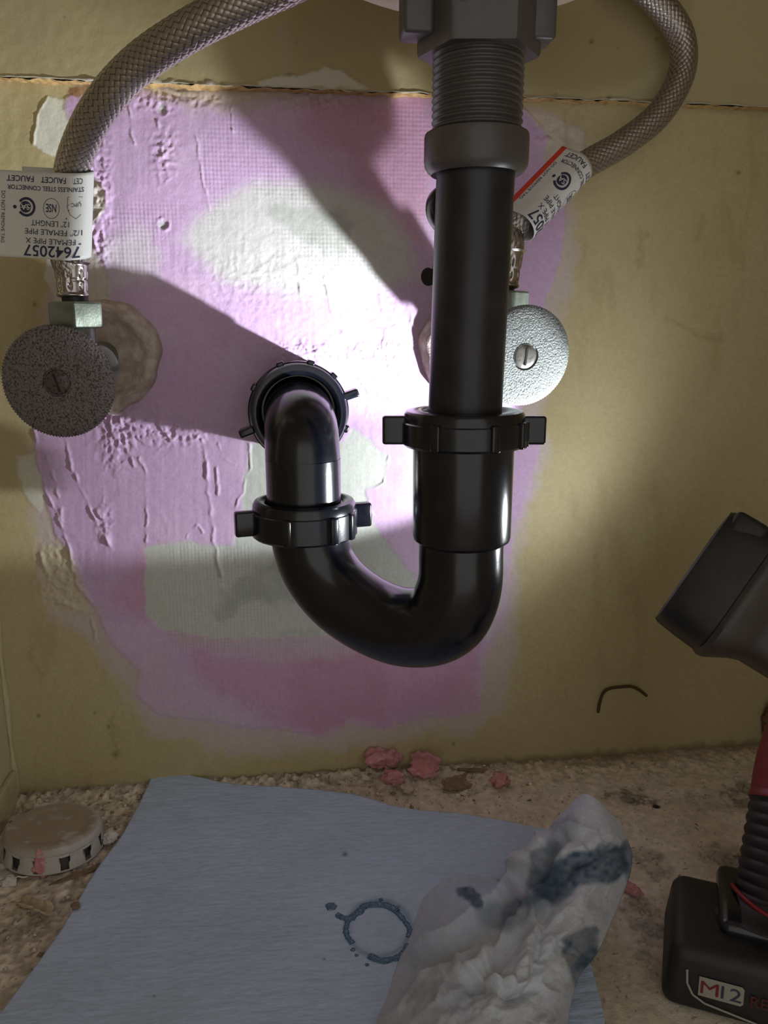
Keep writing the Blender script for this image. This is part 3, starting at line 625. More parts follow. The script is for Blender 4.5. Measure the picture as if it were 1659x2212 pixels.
def tag_print():
    L = []
    def T(s, x0, x1, y0, hh, bold=False, rot=0):
        V, F = text_mesh(s, bold)
        if rot == 0: P = np.stack([x0+V[:, 0]*(x1-x0), y0+V[:, 1]*hh], -1)
        else: P = np.stack([x0+V[:, 1]*hh, y0+V[:, 0]*(x1)], -1)      # reads upward
        L.append(('ink', P, F))
    T('7642057', 6, 132, 160-2, 24, True)
    T('1/2" FEMALE PIPE X'[3:], 4, 128, 142, 12)
    T('1/2" FEMALE PIPE', 2, 130, 122, 12)
    T('12" LENGHT', 30, 116, 103, 12)
    V, F = ring_strip(70, 76, 18, 22, 1.0); L.append(('ink', V, F)); T('NSE', 59, 82, 67, 17, True)
    V, F = ring_strip(127, 76, 21, 21, 5.5, 35, 325); V[:, 0] = 254-V[:, 0]; V[:, 0] = 254-V[:, 0]
    L.append(('ink', V, F)); L.append(('ink', *disc(129, 76, 12.5))); L.append(('paper', *line_strip([(116, 77.5), (142, 77.5)], 1.2)))
    V, F = text_mesh('SA', True); L.append(('paper', np.stack([119+V[:, 0]*20, 70+V[:, 1]*12], -1), F))
    L.append(('ink', *disc(153, 77, 4)))
    L.append(('ink', *line_strip([(8, 50), (34, 50), (35, 72), (28, 88), (16, 97), (6, 88)], 1.0)))
    L.append(('ink', *line_strip([(34, 68), (4, 50)], 1.0))); L.append(('ink', *line_strip([(33, 80), (8, 60)], 1.0)))
    T('UPC', 6, 27, 63, 8); L.append(('ink', *disc(36, 96, 1.4)))
    T('STAINLESS STEEL CONNECTOR', 1, 170, 30, 9.5, True)
    T('CET', 4, 24, 11, 12); T('FAUCET', 39, 94, 10, 12, True); T('FAUCET', 110, 172, 10, 12, True)
    V, F = text_mesh('DO NOT REMOVE TAG'); L.append(('ink', np.stack([182-V[:, 1]*8+0, 44+V[:, 0]*112], -1)*[1, 1], F))
    return L
PRINT = tag_print()
def tag_part(fs, parent, x0, xs0, label=None, red=189):
    """fs(x,y,off) maps design units onto the bent sheet; x0 = start of sheet"""
    nx, ny = 90, 24; X = np.linspace(x0, TW, nx); Y = np.linspace(0, TH_, ny)
    V = np.array([[fs(x, y, 0) for x in X] for y in Y]).reshape(-1, 3); me = mesh_np('tag', V, grid_faces(ny, nx))
    xf = np.tile((X[:-1]+X[1:])/2, ny-1); mi = (xf > red).astype(np.int32)
    o = link('tag', me, [M_paper, M_red], parent, label=label); me.polygons.foreach_set('material_index', mi)
    s = o.modifiers.new('thick', 'SOLIDIFY'); s.thickness = .00025; s.offset = 0
    for kind, off, mm, nm in (('ink', .00032, M_ink, 'printing'), ('paper', .00042, M_paper, 'printing')):
        VV = []; FF = []
        for k, P, F in PRINT:
            if k != kind: continue
            if P[:, 0].max() < xs0: continue
            keep = P[:, 0] >= xs0; b = len(VV)
            VV += [tuple(fs(x, y, off)) for x, y in P]; FF += [tuple(b+i for i in f) for f in F if all(keep[i] for i in f)]
        m = bpy.data.meshes.new(nm); m.from_pydata(VV, [], FF); link(nm, m, mm, o, smooth=False)
    return o
# left tag: flat flap to the left, wrapped round the hose at its right edge
tl, tr_, br_, bl = Pd(-12, 366, .352), Pd(138, 374, .343), Pd(134, 562, .352), Pd(-12, 552, .360)
hax_l = Pd(153, 375, .352)-Pd(155, 560, .372); hax_l /= np.linalg.norm(hax_l)
ex_l = (tl-tr_)/np.linalg.norm(tl-tr_); nrm = np.cross(ex_l, hax_l); nrm = nrm/np.linalg.norm(nrm); nrm *= -np.sign(np.dot(nrm, FW))
def fl(x, y, off):
    t = max(x-45, 0)/(TW-45); s = y/TH_     # y 0 = design bottom = image top (tag hangs upside-down)
    top = tr_+(tl-tr_)*t; bot = br_+(bl-br_)*t; p = top+(bot-top)*s
    n_ = nrm if np.dot(nrm, CAM-p) > 0 else -nrm
    p = p+n_*(.0006*math.sin(t*7+s*2)*t)
    if x < 45:     # goes round the hose to its back
        r_ = .0079; a = (45-x)*.0002/r_; rest = max(0, a-math.pi)*r_; a = min(a, math.pi)
        p = p-ex_l*(math.sin(a)*r_)-n_*(r_*(1-math.cos(a)))+ex_l*rest
        return p+(-ex_l*math.sin(a)+n_*math.cos(a))*off
    return p+n_*off
tag_part(fl, hl, -250, 0, label='open white paper tag with blue print and red edge')
# right tag: rolled round the hose, red edge standing off at the upper left
A_, B_, C_, D_ = (1107, 461), (1237, 327), (1262, 391), (1140, 519)
ax0, ax1 = np.array(Pd((1107+1140)/2, 490, .400)), np.array(Pd(1249, 359, .414)); hx = (ax1-ax0)/np.linalg.norm(ax1-ax0)
pa = np.cross(FW, hx); pa /= np.linalg.norm(pa)                       # across the hose in view
if np.dot(pa, Pd(1140, 519, .4)-Pd(1107, 461, .4)) > 0: pa = -pa      # towards the red edge
fn = np.cross(hx, pa); fn = fn if np.dot(fn, FW) < 0 else -fn
def fr(x, y, off):
    c = ax0+(ax1-ax0)*(1-y/TH_); R_ = .0086+off
    a = (x-62)/200*.040/.0086            # angle from the fold edge (0) over the front
    lim = 2.05
    if a <= lim: return c+pa*(-math.cos(a)*R_)+fn*(math.sin(a)*R_)
    e = (a-lim)*.0086; tx, tn = math.sin(lim), math.cos(lim)
    return c+pa*(-math.cos(lim)*R_+tx*e)+fn*(math.sin(lim)*R_+tn*e)
tag_part(fr, hr_, -20, 58, red=184, label='small white paper tag rolled round the hose, red edge')

# pop-up fitting behind the tailpiece (round nut edge and lever end peeking out at its left)
pop = root('popup_fitting', (DRX-.006, DRY+.03, zat(450)), 'dark round fitting peeking out behind the left edge of the tailpiece', 'fitting')
Pc = Pd(975, 452, .365)
lathe('fitting_disc', [(.003, -.004), (.0112, -.004), (.0118, -.003), (.0118, .003), (.0112, .004), (.003, .004)], Pc, M_abs, pop, axis=(.25, -1, .1), nseg=48)
tube('fitting_stem', [Pc, (DRX, DRY+.006, Pc[2])], .005, M_abs, pop, nseg=20)
Pl = Pd(925, 598, .372)
tube('lever', [Pc+[0, .006, 0], Pc*.5+Pl*.5+[.004, .008, 0], Pl+[.006, .006, .001], Pl], [.003, .003, .004, .0042], M_abs, pop, nseg=20)

# ================================================================== WORK LIGHT
wl = root('work_light', (.20, -.19, 0), 'black and red cordless work light standing at the right, lamp head tipped toward the wall', 'work light')
ub = -LDIR; 
def sq(th, h): 
    c_, s_ = np.abs(np.cos(th)), np.abs(np.sin(th)); return 1/(c_**5+s_**5)**(1/5.)*.97
hint = np.cross(LDIR, FW); hint = tuple(hint/np.linalg.norm(hint))
R0 = .0318
lathe('bezel', [(R0*.80, .014), (R0*.84, .0), (R0*.88, -.001), (R0*.97, -.001), (R0, .0012), (R0*1.03, .012), (R0*1.045, .0215), (R0*.95, .0222)], LENS, M_rub, wl, axis=ub, nseg=96, mod=sq, hint=hint)
bz_ = [(R0*.3, .0195), (R0*.9, .0195), (R0*1.05, .0222), (R0*1.085, .0245), (R0*1.07, .0275), (R0*.86, .0375), (R0*.80, .042), (R0*.78, .060), (R0*.72, .070), (R0*.5, .078), (.0005, .080)]
lathe('lamp_housing', bz_, LENS, M_lampb, wl, axis=ub, nseg=96, mod=sq, hint=hint)
lathe('reflector', [(.0005, .004), (R0*.5, .003), (R0*.82, .0005), (R0*.82, .006), (.0005, .0065)], LENS+ub*.004, mat('reflector', (.8, .8, .8), .15, 1.0), wl, axis=ub, nseg=48)
lathe('led_lens', [(.0005, .0018), (R0*.42, .0018), (R0*.46, .0028), (.0005, .0030)], LENS+ub*.004, M_lens, wl, axis=ub, nseg=48)
a_, u_, v_ = basis(ub, hint)
# rubber corner pad of the bezel
for su, sv in [q for q in ((1, 1), (1, -1), (-1, 1), (-1, -1)) if (u_*q[0]+v_*q[1])[2] > .2]:
    box('corner_pad', (.014, .014, .0165), LENS+ub*.0092+(u_*su+v_*sv)*R0*.735, M_rub, wl, rot=rotm(u_, v_, ub), bev=.003)
# battery: rounded box, front face turned a little
e1 = np.array([.88, -.475, 0]); e2 = np.array([.475, .88, 0]); ez = np.array([0, 0, 1.])
c0 = np.array([.1545, -.2000, 0]); hB = .0285
def shp(v):
    k = (v.z+hB/2)/hB
    return (v.x+(.003*k if v.x < 0 else -.003*k), v.y+(.004*k if v.y < 0 else -.002*k), v.z)
cb = c0+e1*.043+e2*.029+ez*(hB/2+.0005)
bat = box('battery', (.086, .058, hB), cb, M_bat, wl, rot=rotm(e1, e2, ez), bev=.0058, seg=5, shape=shp)
# front panel, outlined, with printing
tiltf = math.atan2(.004, hB); fn_ = -e2*math.cos(tiltf)+ez*math.sin(tiltf); fu = ez*math.cos(tiltf)+e2*math.sin(tiltf)
fc = cb-e2*(.029-.002)+fn_*.0004-fu*.0015
def FP(u, v, off=.0003): return fc+e1*u+fu*v+fn_*off
def flat(nm, P, F, mm, parent, off):
    m = bpy.data.meshes.new(nm); m.from_pydata([tuple(FP(x, y, off)) for x, y in P], [], F); link(nm, m, mm, parent, smooth=False)
bx = [(-.028, .0055), (-.0115, .0055), (-.0105, .0045), (-.0105, -.002), (-.0115, -.003), (-.028, -.003)]
flat('label_plate', bx, [tuple(range(6))], M_label, bat, .0004)
V, F = text_mesh('M'); flat('printing', np.stack([-.0272+V[:, 0]*.0070, -.0015+V[:, 1]*.0055], -1), F, M_lred, bat, .0007)
V, F = text_mesh('12'); flat('printing', np.stack([-.0192+V[:, 0]*.0078, -.0015+V[:, 1]*.0055], -1), F, M_ink, bat, .0007)
V, F = text_mesh('RED', True); flat('printing', np.stack([-.008+V[:, 0]*.0115, -.0015+V[:, 1]*.0045], -1), F, M_dred, bat, .0007)
V, F = text_mesh('LITHIUM', True); flat('printing', np.stack([.0042+V[:, 0]*.024, -.0015+V[:, 1]*.0045], -1), F, M_label, bat, .0007)
V, F = text_mesh('XC', True); flat('printing', np.stack([.0042+V[:, 0]*.010, -.0085+V[:, 1]*.005], -1), F, M_label, bat, .0007)
V, F = line_strip([(-.033, .0070), (-.0325, .001), (-.030, -.0035), (-.025, -.0060), (.0, -.0095), (.036, -.0105)], .0009); flat('panel_line', V, F, M_label, bat, .0004)
# shoulder and grip
gb = c0+e1*.047+e2*.040+ez*(hB-.003); hj = LENS+ub*.066
gm = np.array([.239, -.157, .086]); gt = hj+np.array([.006, -.003, -.018])
gp = catmull([gb-ez*.004, gb*.75+gm*.25, gb*.4+gm*.6, gm, gt], 60); ng = len(gp)
s_ = np.linspace(0, 1, ng)
rg = .0185-.0015*s_+np.where((s_ > .13) & (s_ < .60), .0009*np.abs(np.sin(s_*math.pi*20)), 0)+.010*np.exp(-(s_/.07)**2)
k1, k2 = int(.14*ng), int(.57*ng)
tube('grip', gp[k1:k2+1], rg[k1:k2+1], M_rub, wl, nseg=48, sharp=70)
tube('grip_base', gp[:k1+1], rg[:k1+1]*1.02, M_bat, wl, nseg=48, sharp=70)
tube('red_collar', gp[k2:], rg[k2:]*1.03, M_redp, wl, nseg=48, sharp=70)
box('battery_shoulder', (.050, .044, .010), gb+ez*.004, M_abs, wl, rot=rotm(e1, e2, ez), bev=.004)
T_, N_, B2 = frames(gp); ring = []
for i in range(49):
    a = i*2*math.pi/48; k = k1; dd = (N_[k]*math.cos(a)+B2[k]*math.sin(a)); dip = -.007*max(0, -np.dot(dd, e2))**2+.001
    ring.append(gp[k]+dd*(rg[k]*1.04)+T_[k]*dip)
tube('red_trim', ring, .0011, M_redp, wl, nseg=10)

# ================================================================== TOWELS
def coons(edgeT, edgeB, edgeL, edgeR, n, m):
    T = catmull(edgeT, 40); B = catmull(edgeB, 40); L_ = catmull(edgeL, 40); R_ = catmull(edgeR, 40)
    def rs(P, k):
        s = np.r_[0, np.cumsum(np.linalg.norm(np.diff(P, axis=0), axis=1))]; t = np.linspace(0, s[-1], k)
        return np.stack([np.interp(t, s, P[:, j]) for j in range(P.shape[1])], -1)
    T, B, L_, R_ = rs(T, m), rs(B, m), rs(L_, n), rs(R_, n); u = np.linspace(0, 1, m)[None, :, None]; v = np.linspace(0, 1, n)[:, None, None]
    return (1-v)*T[None]+v*B[None]+(1-u)*L_[:, None]+u*R_[:, None]-((1-u)*(1-v)*T[0]+u*(1-v)*T[-1]+(1-u)*v*B[0]+u*v*B[-1])
def fp(px, py): return Pz(px, py, .003)[:2]
eT = [fp(*p) for p in [(328, 1684), (400, 1684), (500, 1701), (640, 1710), (760, 1722), (880, 1752), (1000, 1765), (1110, 1785), (1195, 1800)]]
eL = [fp(*p) for p in [(328, 1684), (318, 1710), (268, 1805), (205, 1895), (150, 1992), (90, 2080), (10, 2190), (-80, 2290)]]
eR = [fp(*p) for p in [(1195, 1800), (1225, 1900), (1255, 2020), (1292, 2150), (1320, 2290)]]
eB = [fp(*p) for p in [(-80, 2290), (300, 2330), (800, 2330), (1320, 2290)]]
G = coons(eT, eB, eL, eR, 260, 300); gx, gy = G[..., 0], G[..., 1]; u, v = gx*1000, gy*1000
zt = .0030+.0035*fbm(u, v, 60, 301, 2)+.0009*fbm(u*.6+v*.3, v*1.5, 14, 305, 3)+.0003*fbm(u*.5, v*2, 3, 311, 2)
eu = np.minimum(np.linspace(0, 1, 300), 1-np.linspace(0, 1, 300))[None, :]; ev = np.linspace(0, 1, 260)[:, None]
tc_ = np.array([.49, .60, .79]); cc = tc_*(1+.16*(fbm(u, v, 30, 321)-.5)[..., None]+.18*(vnoise(u*.4, v*1.6, 1.1, 322)-.5)[..., None])
px, py = proj(gx, gy, zt)
for (sx0, sy0, r) in [(745, 1845, 5), (700, 2072, 3), (333, 2152, 3), (165, 1960, 7), (860, 1960, 4)]:
    cc = lerp(cc, np.array([.08, .09, .11]), np.exp(-((px-sx0)**2+(py-sy0)**2)/r**2)*.8)
# grease-soaked ring in the cloth
dring = np.abs(np.hypot((px-818)/68, (py-2005)/60)-1)*64; cc = lerp(cc, np.array([.10, .17, .26]), np.exp(-(dring/7)**2)*.5)
tw = root('paper_towel', (G[..., 0].mean(), G[..., 1].mean(), 0), 'flat blue shop towel spread on the dusty floor under the trap', 'towel')
ob = link('sheet', mesh_np('sheet', np.stack([gx, gy, zt], -1).reshape(-1, 3), grid_faces(260, 300, flip=True), cc.reshape(-1, 3)), M_towel, tw)
s = ob.modifiers.new('thick', 'SOLIDIFY'); s.thickness = .0005; s.offset = -1
# the grease itself, raised blobs
def zt_at(x, y): return .0030+.0035*float(fbm(np.array([x*1000]), np.array([y*1000]), 60, 301, 2)[0])+.0009*float(fbm(np.array([x*600+y*300]), np.array([y*1500]), 14, 305, 3)[0])+.0002
def gpath(pts, n=14):
    q = catmull([list(p)+[0] for p in pts], n)[:, :2]; out = []
    for p in q: P = Pz(p[0], p[1], .006); out.append((P[0], P[1], zt_at(P[0], P[1])))
    return np.array(out)
rnd = np.random.RandomState(4)
for pts, r in [([(762, 2035), (750, 2020), (747, 2003), (754, 1982), (770, 1968), (790, 1958), (812, 1955), (835, 1958), (856, 1968), (872, 1985), (885, 2005), (882, 2022)], .0012),
               ([(797, 2061), (810, 2068), (826, 2073), (842, 2070), (858, 2066), (872, 2056), (882, 2040)], .0015),
               ([(727, 1972), (742, 1980), (758, 1980), (775, 1968), (790, 1955), (815, 1952), (840, 1956), (858, 1968)], .0016)]:
    p = gpath(pts); rad = r*(.65+.8*rnd.rand(len(p))); rad = np.convolve(np.pad(rad, 2, 'edge'), np.ones(5)/5, 'valid')
    th = np.arange(12)*2*math.pi/12
    V, F = tube_vf(p, rad, 12); V[:, 2] = np.repeat(p[:, 2], 12)+(V[:, 2]-np.repeat(p[:, 2], 12))*.45
    V += (rnd.rand(*V.shape)-.5)*.00045; me = mesh_np('grease', V, F); cap_mesh(me, len(p), 12); link('grease', me, M_grease, tw, label='blue grease smeared in a ring')
for (bx_, by_, r) in [(715, 1955, .0026), (823, 1943, .0010), (793, 2081, .0009), (770, 2060, .0008), (762, 2048, .0011)]:
    P = Pz(bx_, by_, .006); z0 = zt_at(P[0], P[1]); bm = bmesh.new(); bmesh.ops.create_icosphere(bm, subdivisions=3, radius=1)
    for q in bm.verts:
        k = r*(1+.55*mnoise.noise(q.co*2.1+Vector((bx_, 0, 0)))); q.co = Vector((P[0]+q.co.x*k, P[1]+q.co.y*k, z0+q.co.z*k*.28))
    me = bpy.data.meshes.new('grease'); bm.to_mesh(me); bm.free(); link('grease', me, M_grease, tw)

# crumpled towel: a draped sheet with a standing hood
def cg(rows):
    return np.array([[list(Pz(px, py, h)) for (px, py, h) in row] for row in rows])
rows = [
 [(760, 2370, .004), (850, 2345, .022), (960, 2330, .034), (1100, 2330, .036), (1190, 2345, .022), (1235, 2370, .004)],
 [(816, 2200, .005), (868, 2165, .024), (965, 2175, .038), (1090, 2205, .040), (1195, 2225, .026), (1222, 2262, .006)],
 [(862, 2085, .005), (935, 2062, .028), (1010, 2090, .040), (1100, 2130, .044), (1200, 2150, .032), (1246, 2122, .012)],
 [(892, 2000, .005), (975, 1985, .028), (1050, 2020, .040), (1125, 2055, .046), (1218, 2065, .040), (1288, 2062, .018)],
 [(922, 1928, .005), (1020, 1925, .024), (1100, 1950, .040), (1160, 1975, .048), (1250, 1990, .044), (1322, 1990, .024)],
 [(988, 1886, .005), (1085, 1905, .012), (1135, 1900, .040), (1192, 1900, .050), (1280, 1915, .050), (1352, 1915, .030)],
 [(1112, 1902, .006), (1132, 1878, .026), (1170, 1832, .046), (1222, 1835, .056), (1310, 1845, .056), (1366, 1858, .040)],
 [(1160, 1825, .028), (1190, 1790, .044), (1218, 1770, .056), (1258, 1768, .062), (1315, 1785, .060), (1356, 1812, .048)],
 [(1205, 1768, .040), (1226, 1742, .050), (1252, 1718, .060), (1272, 1716, .064), (1300, 1735, .062), (1338, 1775, .054)]]
CG = cg(rows)
def bic(CG, n):
    A = np.array([catmull(list(r), n) for r in CG]); return np.array([catmull(list(A[:, j]), n) for j in range(A.shape[1])]).transpose(1, 0, 2)
S = bic(CG, 34); nr, nc = S.shape[:2]
Nn = np.cross(np.gradient(S, axis=1), np.gradient(S, axis=0)); Nn /= np.linalg.norm(Nn, axis=2)[..., None]+1e-12
Nn *= np.sign(np.sum(Nn*(CAM-S), -1))[..., None]; 
px, py = proj(S[..., 0], S[..., 1], S[..., 2])
rot_ = .75; qx = px*math.cos(rot_)-py*math.sin(rot_); qy = px*math.sin(rot_)+py*math.cos(rot_)
rid = 1-np.abs(2*fbm(px*.9+py*.4, py*1.0-px*.3, 90, 401, 3)-1); rid2 = 1-np.abs(2*fbm(qx*.5, qy*1.4, 60, 411, 3)-1)
front = sstep(.0, .35, (np.linspace(0, 1, nc)[None, :]))*(.5+.5*sstep(1950, 2000, py-.0*px))
lob = 1-sstep(30, -30, sdpoly(px, py, [(860, 2080), (922, 1925), (985, 1885), (1110, 1900), (1060, 1985), (960, 2040)]))*.75
rid3 = 1-np.abs(2*fbm(qx, qy, 26, 415, 3)-1)
disp = ((rid-.8)*.0046+(rid2-.8)*.0028+(rid3-.8)*.0013)*lob
for pts, wd, am in [([(820, 2150), (880, 2070), (960, 2040), (1040, 1995), (1090, 1960), (1140, 1880), (1185, 1830)], 13, .0075),
                    ([(1000, 2110), (1060, 2080), (1100, 2030), (1125, 1990), (1160, 1960)], 12, .0035), ([(1060, 2075), (1085, 2140), (1150, 2120)], 11, .0028),
                    ([(1110, 1900), (1150, 1880), (1200, 1870), (1260, 1840)], 12, .003), ([(980, 2060), (1010, 2100), (1060, 2120), (1110, 2135)], 10, .003), ([(1170, 1955), (1150, 2050), (1130, 2130)], 12, .0035), ([(1180, 1850), (1215, 1800), (1250, 1790)], 10, .002)]:
    disp += am*np.exp(-(sdline(px+(rid-.5)*20, py+(rid2-.5)*20, pts)/wd)**2)
    disp -= am*.6*np.exp(-(sdline(px-10, py-16, pts)/wd)**2)
edge = sstep(0, .2, np.linspace(0, 1, nc))[None, :]*sstep(0, .15, 1-np.linspace(0, 1, nc))[None, :]*sstep(0, .18, 1-np.linspace(0, 1, nr))[:, None]
S = S+Nn*(disp*(.15+.85*edge))[..., None]; S[..., 2] = np.maximum(S[..., 2], .0052)
px, py = proj(S[..., 0], S[..., 1], S[..., 2])
cc = np.broadcast_to(np.array([.53, .57, .65]), S.shape).copy()
lb = sstep(20, -20, sdpoly(px, py, [(860, 2100), (922, 1925), (985, 1880), (1120, 1895), (1075, 1985), (960, 2060), (850, 2130)])); cc = lerp(cc, np.array([.50, .57, .71]), lb)
n = fbm(px, py, 40, 421, 4)-.5; n2 = fbm(px, py, 40, 431, 4)-.5; BL = np.array([.055, .095, .155])
for poly, op, sf in [([(1310, 1835), (1335, 1840), (1345, 1875), (1320, 1900), (1250, 1905), (1190, 1935), (1160, 1920), (1195, 1880), (1250, 1850)], .95, 9),
                 ([(1180, 1835), (1205, 1830), (1175, 1860), (1155, 1862), (1160, 1840)], .6, 8), ([(1160, 1880), (1210, 1862), (1200, 1890), (1160, 1930), (1130, 1950)], .75, 10),
                 ([(1100, 1960), (1150, 1930), (1210, 1920), (1200, 1945), (1150, 1975), (1090, 2000)], .6, 14), ([(1225, 2020), (1288, 2010), (1280, 2060), (1246, 2120), (1232, 2090)], .95, 6),
                 ([(1035, 1968), (1075, 1955), (1095, 1990), (1050, 2000)], .4, 10), ([(1005, 1930), (1015, 1935), (1030, 1950), (1020, 1948)], .9, 4), ([(1350, 1830), (1368, 1850), (1362, 1900), (1350, 1880)], .7, 6),
                 ([(900, 2140), (980, 2120), (1040, 2160), (1000, 2200), (900, 2190)], .22, 25), ([(1210, 1790), (1240, 1775), (1220, 1810), (1190, 1830)], .35, 8)]:
    cc = lerp(cc, BL, sstep(sf, -sf, sdpoly(px+n*34, py+n2*34, poly)-11)*op*(.85+.3*(vnoise(px, py, 9, 441)-.3)))
tan = sstep(.55, .75, fbm(px, py, 70, 451, 4)); cc = lerp(cc, np.array([.44, .43, .43]), tan*.4*sstep(1060, 1200, py-0*px+(px-900)*.2-900))
cc *= (1+.14*(vnoise(px, py, 5, 461)-.5))[..., None]
me = mesh_np('crumpled_paper_towel', S.reshape(-1, 3), grid_faces(nr, nc), cc.reshape(-1, 3))
ob = link('crumpled_paper_towel', me, M_crump, label='crumpled whitish-blue towel with dark blue stains, heaped on the flat towel', cat='towel')
s = ob.modifiers.new('thick', 'SOLIDIFY'); s.thickness = .0006; s.offset = -1

# ================================================================== WHITE PLASTIC CAP with notches
P = Pz(112, 1840, .0); Rc = .0252; cx_, cy_ = P[0]+.001, P[1]+.001; hc_ = .0125
cap = root('plastic_cap', (cx_, cy_, 0), 'round white plastic cap with square notches, dusty top, lying on the left of the floor', 'cap')
nt_ = 144; th = np.arange(nt_)*2*math.pi/nt_; prof = [(.0002, hc_-.0012)]+[(Rc*q/20, hc_-.0012) for q in range(1, 14)]+[(Rc*.72, hc_-.0010), (Rc*.84, hc_), (Rc*.93, hc_-.0006), (Rc*.985, hc_-.0026), (Rc, hc_-.005), (Rc, hc_*.62), (Rc, hc_*.04), (Rc, .0)]
V, F = lathe_vf(prof, (0, 0, 0), nseg=nt_); 
row = np.arange(len(F))//nt_; colm = np.arange(len(F)) % nt_
notch = (((colm+3) % 12) < 4) & (row == 19)
F = F[~notch]
tlt = Matrix.Rotation(math.radians(-4), 3, 'X') @ Matrix.Rotation(math.radians(3), 3, 'Y')
V = np.array([(tlt @ Vector(p))[:] for p in V])+[cx_, cy_, .0022]
rad_ = np.hypot(V[:, 0]-cx_, V[:, 1]-cy_); dn = fbm(V[:, 0]*1000, V[:, 1]*1000, 5, 501, 3)
cc = np.array([.50, .47, .44])*(1-0*dn[:, None])
k = sstep(Rc*.97, Rc*.86, rad_)*sstep(.2, .4, dn); cc = cc*(1-k[:, None])+np.array([.36, .29, .21])*k[:, None]
me = mesh_np('cap_shell', V, F, cc); o = link('cap_shell', me, M_cap, cap, sharp=40); s = o.modifiers.new('thick', 'SOLIDIFY'); s.thickness = .0014; s.offset = -1
# dark inner wall behind the notches
lathe('inner_ring', [(Rc*.88, .001), (Rc*.88, hc_-.003), (Rc*.80, hc_-.003), (Rc*.80, .001)], (cx_, cy_, .001), mat('cap_inside', (.10, .09, .085), .8), cap, closed=True)
# dust lying on the top, a few grains
rg_ = np.random.RandomState(8)
def chunk_mesh(N, place, size, cols, seed):
    rs = np.random.RandomState(seed); V = []; F = []; C_ = []
    base = np.array([(1, 0, 0), (-1, 0, 0), (0, 1, 0), (0, -1, 0), (0, 0, 1), (0, 0, -1)], float)
    tri = [(0, 2, 4), (2, 1, 4), (1, 3, 4), (3, 0, 4), (2, 0, 5), (1, 2, 5), (3, 1, 5), (0, 3, 5)]
    for i in range(N):
        p = place(rs); s0 = size(rs); m = Matrix.Rotation(rs.rand()*6.28, 3, 'Z') @ Matrix.Rotation((rs.rand()-.5)*.8, 3, 'X')
        q = base*(np.array([1, .35+.5*rs.rand(), .22+.4*rs.rand()])*s0)*(.7+.6*rs.rand(6, 1)); q = q@np.array(m).T; b = len(V)*1
        V += [tuple(t) for t in (q+np.array([p[0], p[1], p[2]+s0*.22]))]; F += [(a+b, c+b, d+b) for a, c, d in tri]
        cl = np.array(cols[rs.randint(len(cols))])*(.8+.4*rs.rand()); C_ += [cl]*6
    return mesh_np('grains', V, F, np.array(C_))
TANS = [(.62, .53, .40), (.52, .43, .31), (.72, .65, .55), (.30, .22, .15), (.58, .50, .40)]
def pcap(rs):
    a = rs.rand()*6.28; r = Rc*.88*math.sqrt(rs.rand()); return (cx_+r*math.cos(a), cy_+r*math.sin(a), hc_+.0004+(r*math.cos(a))*-.05+r*math.sin(a)*-.06)
o = link('dust', chunk_mesh(520, pcap, lambda r: .0002+.0006*r.rand()**3, TANS, 3), M_crumb, cap, kind='stuff', smooth=False)

# ================================================================== RUBBLE
def rough_piece(name, px_, py_, size, label, mm, seed, flatz=.5, rotz=0., z=0.0, cat='debris', cups=True, elong=(1, 1), group=None):
    P = Pz(px_, py_, z+.001); bm = bmesh.new(); bmesh.ops.create_icosphere(bm, subdivisions=4, radius=1)
    for q in bm.verts:
        d = q.co.copy(); n_ = mnoise.noise(d*1.3+Vector((seed, 1, 2))); n2_ = mnoise.noise(d*3.1+Vector((seed, 7, 2))); n3_ = abs(mnoise.noise(d*5.5+Vector((seed, 9, 5))))
        k = 1+.55*n_+.30*n2_-.28*n3_
        q.co = Vector((d.x*elong[0], d.y*elong[1], d.z*flatz))*k*size
    bm.transform(Matrix.Rotation(rotz, 4, 'Z')); zm = min(q.co.z for q in bm.verts)
    bm.transform(Matrix.Translation(Vector((P[0], P[1], z-zm-.0003)))); me = bpy.data.meshes.new(name); bm.to_mesh(me); bm.free()
    return link(name, me, mm, label=label, cat=cat, group=group)
def curl(name, px_, py_, L_, W_, label, mm, seed, rotz, z=0.0, bend=1.2, twist=.6, lift=0, roll=0., thick=.0007, cat='debris'):
    """a bent, ragged-edged flake of material"""
    P = Pz(px_, py_, z); n_, m_ = 26, 14; rs = np.random.RandomState(seed); V = []
    for i in range(n_):
        t = i/(n_-1)-.5
        for j in range(m_):
            s_ = j/(m_-1)-.5; ww = W_*(1-.5*abs(t)**1.5)*(1+.35*(vnoise(np.array([t*9+seed]), np.array([0.]), 1, 7)[0]-.5)*2)
            ll = L_*(1+.3*(vnoise(np.array([s_*7+seed*2.]), np.array([1.]), 1, 9)[0]-.5)*2)
            x = t*ll; y = s_*ww; zz_ = bend*(s_*s_)*W_*1.3+twist*t*s_*W_+lift*t*L_+.12*W_*(vnoise(np.array([t*5.+seed]), np.array([s_*5.]), 1, 11)[0]-.5)*2
            V.append((x, y, zz_))
    V = np.array(V); R_ = np.array(Matrix.Rotation(rotz, 3, 'Z') @ Matrix.Rotation(roll, 3, 'X')); V = V@R_.T; V[:, 2] -= V[:, 2].min(); V += [P[0], P[1], z+.0004]
    o = link(name, mesh_np(name, V, grid_faces(n_, m_)), mm, label=label, cat=cat); s = o.modifiers.new('thick', 'SOLIDIFY'); s.thickness = thick; s.offset = 0
    return o
rough_piece('plaster_lump', 828, 1658, .0098, 'largest pink plaster lump at the foot of the wall, left of the pink flake', M_pink, 3, .8, .4, .003, elong=(1.15, .8))
rough_piece('plaster_crumb', 850, 1692, .0048, 'small pink plaster crumb in front of the largest pink lump', M_pink, 21, 1.0, 1.3, .002, elong=(.75, 1.5))
